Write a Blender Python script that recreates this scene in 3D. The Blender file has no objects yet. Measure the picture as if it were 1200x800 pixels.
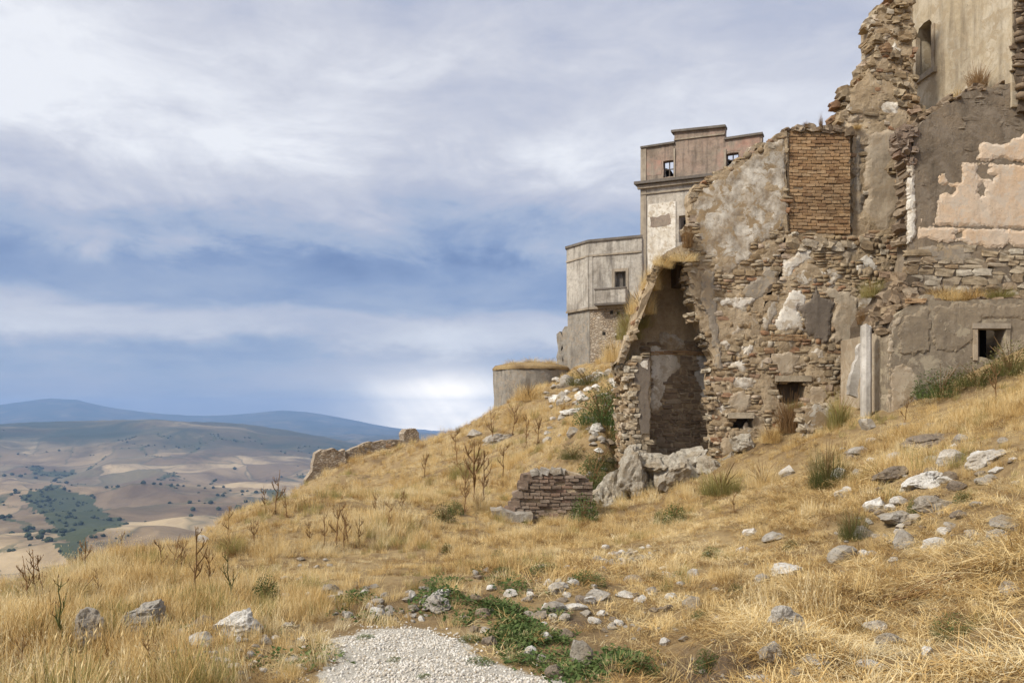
import bpy, bmesh, math, random
import numpy as np
from mathutils import Vector, noise as mnoise
from mathutils.geometry import delaunay_2d_cdt

# ------------------------------------------------------------------ camera, sky, sun, exposure
sc = bpy.context.scene
C = bpy.data.collections.new('place'); sc.collection.children.link(C)
R = math.radians
F, CX, HY = 933.0, 600.0, 490.0            # focal length in photo pixels, centre column, eye-level row
cam_d = bpy.data.cameras.new('camera'); cam = bpy.data.objects.new('camera', cam_d); sc.collection.objects.link(cam)
cam_d.sensor_width = 36.0; cam_d.lens = F / 1200 * 36.0; cam_d.shift_y = (HY - 400) / 1200
cam_d.clip_start = 0.05; cam_d.clip_end = 60000
cam.location = (0, 0, 0); cam.rotation_euler = (R(90), 0, 0)
sc.camera = cam

SUN_DIR = Vector((-0.66, -0.42, 0.72)).normalized()      # towards the sun
SUN_EL = math.asin(SUN_DIR.z); SUN_AZ = math.atan2(SUN_DIR.x, SUN_DIR.y)
sun_d = bpy.data.lights.new('sun', 'SUN'); sun_d.energy = 1.5; sun_d.angle = R(10); sun_d.color = (1.0, 0.94, 0.84)
sun = bpy.data.objects.new('sun', sun_d); sc.collection.objects.link(sun)
sun.rotation_euler = SUN_DIR.to_track_quat('Z', 'Y').to_euler(); sun.location = (-30, -20, 60)

sc.view_settings.view_transform = 'Standard'; sc.view_settings.look = 'None'
sc.view_settings.exposure = 1.55; sc.view_settings.gamma = 1.0; sc.view_settings.use_curve_mapping = False
sc.render.engine = 'CYCLES'
sc.cycles.use_denoising = True
sc.cycles.max_bounces = 5; sc.cycles.diffuse_bounces = 2; sc.cycles.glossy_bounces = 2; sc.cycles.transmission_bounces = 3
sc.cycles.volume_bounces = 0; sc.cycles.transparent_max_bounces = 6
sc.cycles.caustics_reflective = False; sc.cycles.caustics_refractive = False


class NT:
    """small helper to write node trees"""
    def __init__(s, tree): s.t = tree; s.n = tree.nodes; s.l = tree.links
    def node(s, typ, **kw):
        n = s.n.new(typ)
        for k, v in kw.items(): setattr(n, k, v)
        return n
    def put(s, sock, v):
        if v is None: return
        if isinstance(v, bpy.types.NodeSocket): s.l.new(v, sock)
        else:
            if isinstance(v, (tuple, list)) and len(v) == 3 and sock.type == 'RGBA': v = (*v, 1)
            sock.default_value = v
    def math(s, op, a, b=None, c=None, clamp=False):
        n = s.node('ShaderNodeMath', operation=op, use_clamp=clamp)
        s.put(n.inputs[0], a)
        if b is not None: s.put(n.inputs[1], b)
        if c is not None: s.put(n.inputs[2], c)
        return n.outputs[0]
    def vmath(s, op, a, b=None):
        n = s.node('ShaderNodeVectorMath', operation=op); s.put(n.inputs[0], a)
        if b is not None: s.put(n.inputs[1], b)
        return n.outputs[0]
    def noise(s, vec, scale, detail=4, rough=0.55, dist=0.0):
        n = s.node('ShaderNodeTexNoise'); s.put(n.inputs['Vector'], vec)
        n.inputs['Scale'].default_value = scale; n.inputs['Detail'].default_value = detail
        n.inputs['Roughness'].default_value = rough; n.inputs['Distortion'].default_value = dist
        return n.outputs['Fac']
    def ramp(s, fac, stops, interp='LINEAR'):
        n = s.node('ShaderNodeValToRGB'); s.put(n.inputs[0], fac); cr = n.color_ramp; cr.interpolation = interp
        while len(cr.elements) < len(stops): cr.elements.new(0.5)
        for e, (p, c) in zip(cr.elements, stops):
            e.position = p; e.color = (c, c, c, 1) if not isinstance(c, (tuple, list)) else (*c[:3], 1)
        return n.outputs[0]
    def mix(s, fac, a, b, blend='MIX'):
        n = s.node('ShaderNodeMix', data_type='RGBA', blend_type=blend); n.clamp_factor = True
        s.put(n.inputs[0], fac); s.put(n.inputs[6], a); s.put(n.inputs[7], b)
        return n.outputs[2]
    def maprange(s, v, a, b, c=0.0, d=1.0, smooth=False):
        n = s.node('ShaderNodeMapRange'); n.interpolation_type = 'SMOOTHSTEP' if smooth else 'LINEAR'
        s.put(n.inputs[0], v)
        for i, x in enumerate((a, b, c, d)): n.inputs[1 + i].default_value = x
        return n.outputs[0]
    def comb(s, x, y, z):
        n = s.node('ShaderNodeCombineXYZ'); s.put(n.inputs[0], x); s.put(n.inputs[1], y); s.put(n.inputs[2], z)
        return n.outputs[0]


def srgb(r, g, b):
    f = lambda c: ((c / 255) / 12.92) if c / 255 <= 0.04045 else (((c / 255) + 0.055) / 1.055) ** 2.4
    return (f(r), f(g), f(b))

# ---- world: clear NISHITA sky behind a broken layer of stratus clouds
EXPO = 2 ** sc.view_settings.exposure
w = bpy.data.worlds.new('World'); sc.world = w; w.use_nodes = True
N = NT(w.node_tree); N.n.clear()
out = N.node('ShaderNodeOutputWorld'); bg = N.node('ShaderNodeBackground'); bg.inputs['Strength'].default_value = 0.1
sky = N.node('ShaderNodeTexSky', sky_type='NISHITA'); sky.sun_disc = False
sky.sun_elevation = SUN_EL; sky.sun_rotation = SUN_AZ; sky.altitude = 400; sky.air_density = 1.0; sky.dust_density = 2.0
tc = N.node('ShaderNodeTexCoord'); sep = N.node('ShaderNodeSeparateXYZ'); N.l.new(tc.outputs['Generated'], sep.inputs[0])
dx, dy, dz = sep.outputs
hor = N.math('SQRT', N.math('ADD', N.math('MULTIPLY', dx, dx), N.math('MULTIPLY', dy, dy)))
el = N.math('DIVIDE', dz, N.math('MAXIMUM', hor, 0.02))
az = N.math('ARCTAN2', dx, dy)
zc = N.math('ADD', N.math('MAXIMUM', dz, 0.0), 0.10)
layer = N.comb(N.math('DIVIDE', dx, zc), N.math('DIVIDE', dy, zc), 0.0)         # the cloud base seen in perspective
n_big = N.noise(N.vmath('ADD', layer, (3.1, 7.4, 0.0)), 0.42, 6, 0.55, 0.25)
n_med = N.noise(N.vmath('ADD', layer, (11.3, 2.2, 0.0)), 1.25, 7, 0.58, 0.35)
lump = N.noise(N.comb(N.math('MULTIPLY', az, 3.2), N.math('MULTIPLY', el, 6.5), 2.7), 1.5, 9, 0.60, 0.45)
fine = N.noise(N.comb(N.math('MULTIPLY', az, 5.0), N.math('MULTIPLY', el, 13.0), 8.3), 2.0, 9, 0.66, 0.5)
elw = N.math('ADD', el, N.math('MULTIPLY', N.math('SUBTRACT', lump, 0.5), 0.09))
elw = N.math('ADD', elw, N.math('MULTIPLY', N.math('SUBTRACT', fine, 0.5), 0.05))
band = N.ramp(elw, [(0.0, 0.55), (0.03, 0.52), (0.07, 0.46), (0.10, 0.74), (0.122, 0.68), (0.148, 0.26), (0.185, 0.16), (0.215, 0.40),
                    (0.27, 0.62), (0.35, 0.80), (0.43, 0.68), (0.55, 0.56), (1.0, 0.58)], 'EASE')
t = N.math('ADD', band, N.math('MULTIPLY', N.math('SUBTRACT', n_big, 0.5), 0.70))
t = N.math('ADD', t, N.math('MULTIPLY', N.math('SUBTRACT', n_med, 0.5), 0.34))
t = N.math('ADD', t, N.math('MULTIPLY', N.math('SUBTRACT', lump, 0.5), 0.85))
t = N.math('ADD', t, N.math('MULTIPLY', N.math('SUBTRACT', fine, 0.5), 0.34))
# thinner cloud where the light comes through to the left, and a gap in the cloud low over the plain
thin = N.math('MULTIPLY', N.maprange(az, 0.0, -0.7, 0.0, 1.0, True), N.maprange(el, 0.2, 0.40, 0.0, 1.0, True))
t = N.math('ADD', t, N.math('MULTIPLY', thin, 0.40))
gx = N.math('DIVIDE', N.math('ADD', az, 0.085), 0.095)
gy = N.math('DIVIDE', N.math('SUBTRACT', N.math('ADD', N.math('MULTIPLY', elw, .5), N.math('MULTIPLY', el, .5)), 0.0), 0.044)
g = N.math('ADD', N.math('MULTIPLY', gx, gx), N.math('POWER', N.math('ABSOLUTE', gy), 2.4))
rays = N.noise(N.comb(N.math('ADD', N.math('MULTIPLY', az, 26.0), N.math('MULTIPLY', el, 22.0)), 0.0, 3.3), 1.0, 3, .5)
gap = N.math('MULTIPLY', N.maprange(rays, .35, .65, .86, 1.08), N.math('MULTIPLY', N.math('EXPONENT', N.math('MULTIPLY', g, -1.0)), N.maprange(N.math('ADD', lump, N.math('MULTIPLY', fine, .5)), .5, .95, .6, 1.2)))
cloud = N.ramp(t, [(0.0, srgb(110, 133, 176)), (0.2, srgb(138, 158, 194)), (0.4, srgb(170, 183, 207)), (0.56, srgb(190, 195, 212)),
                   (0.74, srgb(212, 214, 224)), (1.0, srgb(246, 247, 251))])
cloud = N.mix(N.math('MULTIPLY', gap, 0.95, clamp=True), cloud, (4.9, 4.3, 3.3))
cloud10 = N.vmath('SCALE', cloud); cloud10.node.inputs['Scale'].default_value = 10.0 / EXPO
cov = N.math('MULTIPLY', 0.96, 1.0)
col = N.mix(cov, sky.outputs[0], cloud10)
N.l.new(col, bg.inputs['Color']); N.l.new(bg.outputs[0], out.inputs['Surface'])

# ------------------------------------------------------------------ helpers
rng = np.random.default_rng(7)
random.seed(7)


def P(px, py, D):
    """point at depth D seen in the photo at (px, py); used to measure positions off the photograph"""
    return np.array([(px - CX) / F * D, D, (HY - py) / F * D])


def proj(p):
    p = np.asarray(p); y = np.maximum(p[..., 1], 0.05)
    return CX + F * p[..., 0] / y, HY - F * p[..., 2] / y


def _hash(ix, iy, seed):
    h = (ix.astype(np.int64) * 374761393 + iy.astype(np.int64) * 668265263 + seed * 1442695041) & 0xFFFFFFFF
    h = ((h ^ (h >> 13)) * 1274126177) & 0xFFFFFFFF
    return ((h ^ (h >> 16)) & 0xFFFFFF) / float(0xFFFFFF)


def vnoise(x, y, seed=0):
    x = np.asarray(x, float); y = np.asarray(y, float)
    ix = np.floor(x); iy = np.floor(y); fx = x - ix; fy = y - iy
    fx = fx * fx * (3 - 2 * fx); fy = fy * fy * (3 - 2 * fy)
    a = _hash(ix, iy, seed); b = _hash(ix + 1, iy, seed); c = _hash(ix, iy + 1, seed); d = _hash(ix + 1, iy + 1, seed)
    return (a + (b - a) * fx) * (1 - fy) + (c + (d - c) * fx) * fy


def fbm(x, y, seed=0, octv=4, gain=0.5):
    s = 0; a = 1; tot = 0
    for o in range(octv):
        s = s + a * vnoise(x * 2 ** o + 17.3 * o, y * 2 ** o - 9.1 * o, seed + o); tot += a; a *= gain
    return s / tot - 0.5


def inside(px, py, poly):
    """points in polygon"""
    px = np.asarray(px, float); py = np.asarray(py, float); poly = np.asarray(poly, float)
    r = np.zeros(px.shape, bool); x1, y1 = poly[-1]
    for x2, y2 in poly:
        c = ((y1 > py) != (y2 > py)) & (px < (x2 - x1) * (py - y1) / ((y2 - y1) if y2 != y1 else 1e-9) + x1)
        r ^= c; x1, y1 = x2, y2
    return r


ORG = {}


def link(o): C.objects.link(o); return o


def tag(o, label=None, cat=None, group=None, kind=None):
    if label: o['label'] = label
    if cat: o['category'] = cat
    if group: o['group'] = group
    if kind: o['kind'] = kind
    return o


def thing(name, loc, label, cat, group=None):
    o = link(bpy.data.objects.new(name, None)); o.location = loc; o.empty_display_size = 0.3
    ORG[o.name] = np.array(loc, float)
    return tag(o, label, cat, group)


def new_mesh(name, verts, faces, mat, smooth=False):
    me = bpy.data.meshes.new(name); me.from_pydata([tuple(v) for v in verts], [], [tuple(f) for f in faces]); me.update()
    if mat is not None: me.materials.append(mat)
    if smooth: me.polygons.foreach_set('use_smooth', [True] * len(me.polygons))
    return me


def np_mesh(name, verts, quads, mat, smooth=False):
    """fast mesh from arrays: verts (n,3), quads (m,k)"""
    me = bpy.data.meshes.new(name); verts = np.asarray(verts, np.float32); quads = np.asarray(quads, np.int32)
    k = quads.shape[1]; me.vertices.add(len(verts)); me.vertices.foreach_set('co', verts.ravel())
    me.loops.add(quads.size); me.loops.foreach_set('vertex_index', quads.ravel())
    me.polygons.add(len(quads)); me.polygons.foreach_set('loop_start', np.arange(0, quads.size, k, dtype=np.int32))
    if smooth: me.polygons.foreach_set('use_smooth', np.ones(len(quads), bool))
    me.update(calc_edges=True); me.validate()
    if mat is not None: me.materials.append(mat)
    return me


def obj(name, me, parent=None, loc=None, rot=None, scale=None):
    o = link(bpy.data.objects.new(name, me))
    if parent is not None:
        o.parent = parent; ORG[o.name] = ORG[parent.name]
    if loc is not None:
        o.location = np.asarray(loc) - (ORG[parent.name] if parent is not None else 0)
    if rot is not None: o.rotation_euler = rot
    if scale is not None: o.scale = scale
    return o


def part(name, verts, faces, mat, parent, smooth=False):
    """mesh given in world coordinates, child of a thing (or of a part)"""
    v = np.asarray(verts, float) - ORG[parent.name]
    return obj(name, new_mesh(name, v, faces, mat, smooth), parent)


class Plane:
    """upright wall plane: passes under photo column px at depth D; theta > 0 turns its right end away"""
    def __init__(s, px, D, theta=0.0):
        s.o = np.array([(px - CX) / F * D, D, 0.0]); th = R(theta); s.th = th
        s.u = np.array([math.cos(th), math.sin(th), 0.0]); s.n = np.array([math.sin(th), -math.cos(th), 0.0])
    def uv(s, px, py):
        d = np.array([(px - CX) / F, 1.0, (HY - py) / F]); t = s.o.dot(s.n) / d.dot(s.n); p = d * t
        return ((p - s.o).dot(s.u), p[2])
    def loop(s, pts): return [s.uv(*p) for p in pts]
    def at(s, u, v, t=0.0):
        u = np.asarray(u, float)[..., None]; v = np.asarray(v, float)[..., None]; t = np.asarray(t, float)[..., None]
        return s.o + u * s.u + v * np.array([0, 0, 1.0]) + t * s.n


def jagged(loop, step, amp, seed):
    rs = np.random.default_rng(seed); r = []
    n = len(loop)
    for i in range(n):
        a = np.array(loop[i]); b = np.array(loop[(i + 1) % n]); L = np.linalg.norm(b - a)
        k = max(1, int(L / step)); d = (b - a) / max(L, 1e-6); nn = np.array([-d[1], d[0]])
        for j in range(k):
            s_ = j / k; q = a + (b - a) * s_
            if amp:
                big = amp * 2.2 * math.sin(math.pi * s_) * (vnoise(q[0] * 5 + seed, q[1] * 5, seed) - .5) * 2
                q = q + nn * (rs.uniform(-1, 1) * amp * .8 + big) + d * (rs.uniform(-.3, .3) * step * (j > 0))
            r.append(tuple(q))
    return r


def slab(name, pl, loops, tf, tb, mat, parent, jag=0.0, step=0.12, grid=None, rough=0.0, seed=1, smooth=False, uv=False, freq=3.0, taper=0.0):
    """a wall or a plaster skin: outline loops[0] (photo pixels, or uv metres) with holes loops[1:], front at tf, back at tb along the normal"""
    L = [l if uv else pl.loop(l) for l in loops]
    if jag: L = [jagged(l, step, jag, seed + i) for i, l in enumerate(L)]
    V = []; E = []
    for l in L:
        b = len(V); V += [Vector(p) for p in l]; E += [(b + i, b + (i + 1) % len(l)) for i in range(len(l))]
    if grid:
        a = np.array(L[0]); lo = a.min(0); hi = a.max(0); rs = np.random.default_rng(seed + 99)
        gu, gv = np.meshgrid(np.arange(lo[0], hi[0], grid), np.arange(lo[1], hi[1], grid))
        gu = (gu + rs.uniform(-.35, .35, gu.shape) * grid).ravel(); gv = (gv + rs.uniform(-.35, .35, gv.shape) * grid).ravel()
        m = inside(gu, gv, L[0])
        for h in L[1:]: m &= ~inside(gu, gv, h)
        V += [Vector((x, y)) for x, y in zip(gu[m], gv[m])]
    v2, e2, f2, *_ = delaunay_2d_cdt(V, E, [], 0, 1e-5)
    uvs = np.array([tuple(v) for v in v2]); n = len(uvs)
    if True:                                       # keep only triangles inside
        cen = np.array([uvs[list(f)].mean(0) for f in f2]); m = inside(cen[:, 0], cen[:, 1], L[0])
        for h in L[1:]: m &= ~inside(cen[:, 0], cen[:, 1], h)
        f2 = [f for f, k in zip(f2, m) if k]
    segs = []
    for l in L:
        q = np.array(l); segs.append(np.hstack([q, np.roll(q, -1, 0)]))
    segs = np.vstack(segs); A_ = segs[:, :2]; B2 = segs[:, 2:] - A_; ll = np.maximum((B2 ** 2).sum(1), 1e-9); edge = np.empty(n)
    for i in range(0, n, 2000):
        w2 = uvs[i:i + 2000, None] - A_[None]; tt = np.clip((w2 * B2[None]).sum(-1) / ll, 0, 1); edge[i:i + 2000] = np.sqrt(((w2 - tt[..., None] * B2[None]) ** 2).sum(-1)).min(1)
    dt = rough * 2 * fbm(uvs[:, 0] * freq + 5, uvs[:, 1] * freq + 9, seed, 3) if rough else np.zeros(n)
    if taper: dt = dt - (tf - .004) * (1 - np.clip(edge / taper, 0, 1)) ** 1.5
    front = pl.at(uvs[:, 0], uvs[:, 1], tf + dt); back = pl.at(uvs[:, 0], uvs[:, 1], np.full(n, tb))
    cnt = {}
    F2 = []
    for f in f2:
        a, b, c = [uvs[i] for i in f[:3]]
        if (b[0] - a[0]) * (c[1] - a[1]) - (b[1] - a[1]) * (c[0] - a[0]) < 0: f = f[::-1]
        F2.append(tuple(f))
    for f in F2:
        for i in range(len(f)):
            e = (f[i], f[(i + 1) % len(f)]); cnt[e] = cnt.get(e, 0) + 1
    faces = list(F2) + [tuple(i + n for i in f[::-1]) for f in F2]
    for (a, b) in cnt:
        if (b, a) not in cnt: faces.append((a, a + n, b + n, b))
    o = part(name, np.vstack([front, back]), faces, mat, parent, smooth)
    at = o.data.attributes.new('edge', 'FLOAT', 'POINT'); at.data.foreach_set('value', (np.concatenate([edge, edge]) + .002).astype(np.float32) if taper else np.full(2 * n, 9.0, np.float32))
    return o


def box_between(name, pl, u0, u1, v0, v1, t0, t1, mat, parent, bevel=0.0):
    """box in a plane's coordinates (t along its outward normal)"""
    us = np.array([u0, u1, u1, u0, u0, u1, u1, u0]); vs = np.array([v0, v0, v1, v1] * 2); ts = np.array([t0] * 4 + [t1] * 4)
    V = pl.at(us, vs, ts)
    return part(name, V, [(0, 3, 2, 1), (4, 5, 6, 7), (0, 1, 5, 4), (1, 2, 6, 5), (2, 3, 7, 6), (3, 0, 4, 7)], mat, parent)


def sheet(name, pl, loops, tf, tb, mat, parent, **k): return slab(name, pl, loops, tf, tb, mat, parent, **k)

# ------------------------------------------------------------------ materials
MATS = {}


def material(name, rough=0.9):
    m = bpy.data.materials.new(name); m.use_nodes = True; n = NT(m.node_tree)
    b = m.node_tree.nodes['Principled BSDF']; b.inputs['Roughness'].default_value = rough
    b.inputs['Specular IOR Level'].default_value = 0.2
    MATS[name] = m
    return m, n, b


def bump(n, b, h, strength, dist):
    bp = n.node('ShaderNodeBump'); bp.inputs['Strength'].default_value = strength; bp.inputs['Distance'].default_value = dist
    n.put(bp.inputs['Height'], h); n.l.new(bp.outputs[0], b.inputs['Normal'])


def geo_pos(n): return n.node('ShaderNodeNewGeometry').outputs['Position']


def rand_tone(n):
    """random number per piece: stored per face on joined meshes, per object otherwise"""
    a = n.node('ShaderNodeAttribute', attribute_name='tone').outputs['Fac']
    o = n.node('ShaderNodeObjectInfo').outputs['Random']
    return n.math('FRACT', n.math('ADD', a, o))


def stone_mat(name, cols, dark=0.5, lichen=0.25):
    m, n, b = material(name, 0.95); p = geo_pos(n)
    tone = rand_tone(n)
    c = n.ramp(tone, [(i / (len(cols) - 1), c) for i, c in enumerate(cols)])
    n1 = n.noise(p, 9, 7, 0.72); n2 = n.noise(p, 38, 5, 0.7); n3 = n.noise(p, 1.1, 3, 0.5)
    c = n.mix(n.maprange(n1, 0.36, 0.68, 0.0, dark), c, (0.05, 0.038, 0.026))
    c = n.mix(n.maprange(n2, 0.52, 0.75, 0, lichen), c, (0.42, 0.38, 0.31))
    c = n.mix(n.maprange(n3, 0.45, 0.7, 0, 0.35), c, (0.12, 0.09, 0.06))
    n.l.new(c, b.inputs['Base Color'])
    bump(n, b, n.math('ADD', n1, n.math('MULTIPLY', n2, 0.5)), 0.7, 0.03)
    return m


def plaster_mat(name, base, alt, stain, stain_amt=0.5, streak=0.5, speck=0.3, peel=None, bumpd=0.012, sc_=1.0, wear=True, grime=.45):
    """old render: two tones in blotches, grime running down, chips and pits"""
    m, n, b = material(name, 0.92); p = geo_pos(n)
    big = n.noise(p, 0.9 * sc_, 5, 0.65, 0.5); med = n.noise(p, 4.5, 7, 0.7, 0.4); fine = n.noise(p, 45, 3, 0.6)
    st = n.noise(n.vmath('MULTIPLY', p, (3.2, 3.2, 0.35)), 1.0, 5, 0.6, 0.2)
    c = n.mix(n.maprange(big, 0.36, 0.62), base, alt)
    c = n.mix(n.maprange(med, 0.46, 0.72, 0, stain_amt), c, stain)
    c = n.mix(n.maprange(st, 0.48, 0.72, 0, streak), c, (stain[0] * .6, stain[1] * .6, stain[2] * .62))
    c = n.mix(n.maprange(n.noise(p, 16, 4, 0.7), 0.58, 0.7, 0, speck), c, (0.5, 0.46, 0.38))
    c = n.mix(n.maprange(n.noise(p, 24, 3, 0.7), 0.62, 0.70, 0, 0.6), c, (0.07, 0.06, 0.05))
    if peel is not None:
        pe = n.noise(p, 2.6, 9, 0.72, 0.6); c = n.mix(n.maprange(pe, 0.52, 0.56), c, peel)
    if wear:
        ea = n.node('ShaderNodeAttribute', attribute_name='edge').outputs['Fac']; isset = n.math('GREATER_THAN', ea, 1e-5)
        em = n.math('ADD', ea, n.math('MULTIPLY', n.math('SUBTRACT', n.noise(p, 7, 6, .7, .4), .5), .42))
        wr = n.mix(n.noise(p, 11, 5, .7), (0.20, 0.145, 0.085), (0.46, 0.36, 0.235)); c = n.mix(n.math('MULTIPLY', n.maprange(em, .02, -.06), isset), c, wr)
    gr_ = n.noise(p, .55, 5, .65, .6); c = n.mix(n.maprange(gr_, .5, .72, 0, grime), c, (0.085, 0.065, 0.045))
    n.l.new(c, b.inputs['Base Color'])
    bump(n, b, n.math('ADD', n.math('MULTIPLY', med, 1.6), n.math('ADD', n.math('MULTIPLY', fine, .35), st)), 0.6, bumpd * 2)
    return m


M_stone = stone_mat('rubble_stone', [(0.26, 0.17, 0.085), (0.42, 0.305, 0.175), (0.50, 0.40, 0.265), (0.33, 0.235, 0.13), (0.42, 0.30, 0.175), (0.36, 0.19, 0.10), (0.60, 0.52, 0.40), (0.46, 0.35, 0.215), (0.29, 0.22, 0.14)], 0.5, 0.4)
M_stone_pale = stone_mat('pale_stone', [(0.42, 0.32, 0.20), (0.55, 0.46, 0.33), (0.34, 0.245, 0.145), (0.62, 0.55, 0.43), (0.42, 0.29, 0.165)], 0.5, .35)
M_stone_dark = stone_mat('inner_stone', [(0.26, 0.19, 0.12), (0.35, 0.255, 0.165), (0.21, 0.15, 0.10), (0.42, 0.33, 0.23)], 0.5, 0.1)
M_brick = stone_mat('brick_clay', [(0.36, 0.215, 0.105), (0.47, 0.30, 0.155), (0.30, 0.17, 0.085), (0.54, 0.37, 0.21), (0.42, 0.255, 0.13)], 0.35, 0.2)
M_brick_grey = stone_mat('weathered_brick', [(0.29, 0.205, 0.15), (0.21, 0.15, 0.11), (0.36, 0.28, 0.215), (0.27, 0.165, 0.115)], 0.5, 0.4)
M_mortar = plaster_mat('mortar', (0.52, 0.41, 0.275), (0.40, 0.30, 0.185), (0.18, 0.125, 0.075), 0.55, 0.3, 0.55, None, 0.035, 2.0, grime=.3)
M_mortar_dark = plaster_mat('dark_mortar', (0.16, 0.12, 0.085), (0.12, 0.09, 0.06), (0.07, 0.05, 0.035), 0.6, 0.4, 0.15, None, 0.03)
M_lime = plaster_mat('weathered_lime', (0.72, 0.665, 0.565), (0.36, 0.28, 0.19), (0.19, 0.145, 0.10), 0.75, 0.45, 0.6, (0.33, 0.24, 0.14), sc_=2.6)
M_buff = plaster_mat('buff_render', (0.50, 0.42, 0.31), (0.42, 0.335, 0.235), (0.29, 0.22, 0.15), 0.5, 0.35, 0.35, (0.36, 0.28, 0.19))
M_white = plaster_mat('white_plaster', (0.80, 0.75, 0.66), (0.64, 0.57, 0.46), (0.34, 0.28, 0.21), 0.5, 0.35, 0.3, (0.48, 0.40, 0.30), grime=.15)
M_coldwhite = plaster_mat('cold_white_plaster', (0.60, 0.565, 0.51), (0.48, 0.44, 0.38), (0.30, 0.265, 0.22), 0.6, 0.6, 0.2)
M_grey = plaster_mat('grey_render', (0.29, 0.245, 0.19), (0.36, 0.305, 0.235), (0.19, 0.155, 0.12), 0.5, 0.3, 0.35, (0.40, 0.31, 0.205))
M_darkgrey = plaster_mat('dark_grey_render', (0.17, 0.14, 0.11), (0.215, 0.175, 0.135), (0.12, 0.095, 0.075), 0.5, 0.4, 0.15)
M_peach = plaster_mat('peach_plaster', (0.70, 0.57, 0.435), (0.64, 0.46, 0.30), (0.46, 0.37, 0.275), 0.4, 0.35, 0.55, (0.60, 0.50, 0.39), grime=.12)
M_brown = plaster_mat('brown_render', (0.30, 0.245, 0.175), (0.235, 0.19, 0.135), (0.15, 0.12, 0.085), 0.55, 0.45, 0.3, (0.37, 0.31, 0.22))
M_smoky = plaster_mat('smoky_render', (0.20, 0.16, 0.115), (0.27, 0.21, 0.145), (0.12, 0.095, 0.07), 0.6, 0.45, 0.3, (0.24, 0.195, 0.145), 0.02, 1.6)
M_brown2 = plaster_mat('dark_brown_render', (0.255, 0.205, 0.145), (0.30, 0.24, 0.165), (0.14, 0.11, 0.08), 0.55, 0.5, 0.3)
M_ochre = plaster_mat('streaked_render', (0.56, 0.49, 0.375), (0.46, 0.375, 0.25), (0.30, 0.235, 0.155), 0.6, 0.85, 0.4, (0.40, 0.32, 0.215), sc_=1.5, grime=.2)
M_pink = plaster_mat('faded_pink', (0.42, 0.245, 0.185), (0.33, 0.27, 0.21), (0.21, 0.165, 0.13), 0.55, 0.45, 0.25)
M_attic = plaster_mat('attic_render', (0.29, 0.235, 0.18), (0.36, 0.26, 0.20), (0.15, 0.12, 0.095), 0.7, 0.7, 0.3, sc_=.6)
M_tower = plaster_mat('tower_render', (0.52, 0.48, 0.415), (0.40, 0.36, 0.305), (0.20, 0.175, 0.145), 0.75, 0.8, 0.3, sc_=.7)
M_palazzo = plaster_mat('palazzo_render', (0.58, 0.53, 0.45), (0.42, 0.36, 0.29), (0.23, 0.195, 0.155), 0.7, 0.75, 0.3, sc_=.7)
M_trim = plaster_mat('stone_trim', (0.40, 0.34, 0.26), (0.34, 0.28, 0.21), (0.17, 0.14, 0.11), 0.5, 0.5, 0.25)
M_coping = plaster_mat('dark_coping', (0.14, 0.12, 0.10), (0.19, 0.165, 0.14), (0.08, 0.07, 0.06), 0.5, 0.3, 0.2)
M_bastion = plaster_mat('bastion_render', (0.27, 0.245, 0.21), (0.35, 0.32, 0.27), (0.15, 0.13, 0.105), 0.75, 0.7, 0.4, (0.31, 0.26, 0.20), .03, 1.3)

m, n, b = material('far_masonry', 0.95); p = geo_pos(n); M_farstone = m
vor = n.node('ShaderNodeTexVoronoi', feature='F1'); n.put(vor.inputs['Vector'], n.vmath('MULTIPLY', p, (4.2, 4.2, 6.5))); vor.inputs['Scale'].default_value = 1.0
vd = n.node('ShaderNodeTexVoronoi', feature='DISTANCE_TO_EDGE'); n.put(vd.inputs['Vector'], n.vmath('MULTIPLY', p, (4.2, 4.2, 6.5))); vd.inputs['Scale'].default_value = 1.0
sv = n.node('ShaderNodeSeparateColor'); n.l.new(vor.outputs['Color'], sv.inputs[0])
c = n.ramp(sv.outputs[0], [(0, (0.25, 0.19, 0.13)), (0.4, (0.40, 0.33, 0.25)), (0.7, (0.33, 0.25, 0.17)), (1, (0.50, 0.44, 0.36))])
c = n.mix(n.maprange(vd.outputs['Distance'], 0.0, 0.09, 0.7, 0), c, (0.16, 0.12, 0.085))
c = n.mix(n.maprange(n.noise(p, 0.6, 4, 0.6), 0.45, 0.7, 0, 0.5), c, (0.40, 0.34, 0.26))
n.l.new(c, b.inputs['Base Color']); bump(n, b, n.maprange(vd.outputs['Distance'], 0, 0.2), 0.8, 0.06)

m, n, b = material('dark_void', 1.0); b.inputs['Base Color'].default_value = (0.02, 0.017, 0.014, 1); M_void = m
m, n, b = material('weathered_wood', 0.9); M_wood = m
c = n.mix(n.noise(n.vmath('MULTIPLY', geo_pos(n), (30, 30, 3)), 1, 4), (0.06, 0.045, 0.035), (0.16, 0.125, 0.095)); n.l.new(c, b.inputs['Base Color'])


def rock_mat(name, a, bcol, dk):
    m, n, b = material(name, 0.92); p = n.node('ShaderNodeTexCoord').outputs['Object']; w_ = geo_pos(n)
    tone = rand_tone(n)
    c = n.mix(tone, a, bcol)
    n1 = n.noise(w_, 7, 7, 0.7, 0.3); n2 = n.noise(w_, 40, 5, 0.7)
    c = n.mix(n.maprange(n1, 0.42, 0.66, 0, 0.85), c, dk)
    c = n.mix(n.maprange(n.noise(w_, 2.3, 4, .6), 0.48, 0.62, 0, 0.55), c, (0.30, 0.225, 0.135))
    c = n.mix(n.maprange(n2, 0.52, 0.66, 0, 0.6), c, (0.09, 0.08, 0.065))
    n.l.new(c, b.inputs['Base Color']); bump(n, b, n.math('ADD', n1, n.math('MULTIPLY', n2, 0.7)), 1.0, 0.045)
    return m


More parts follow.
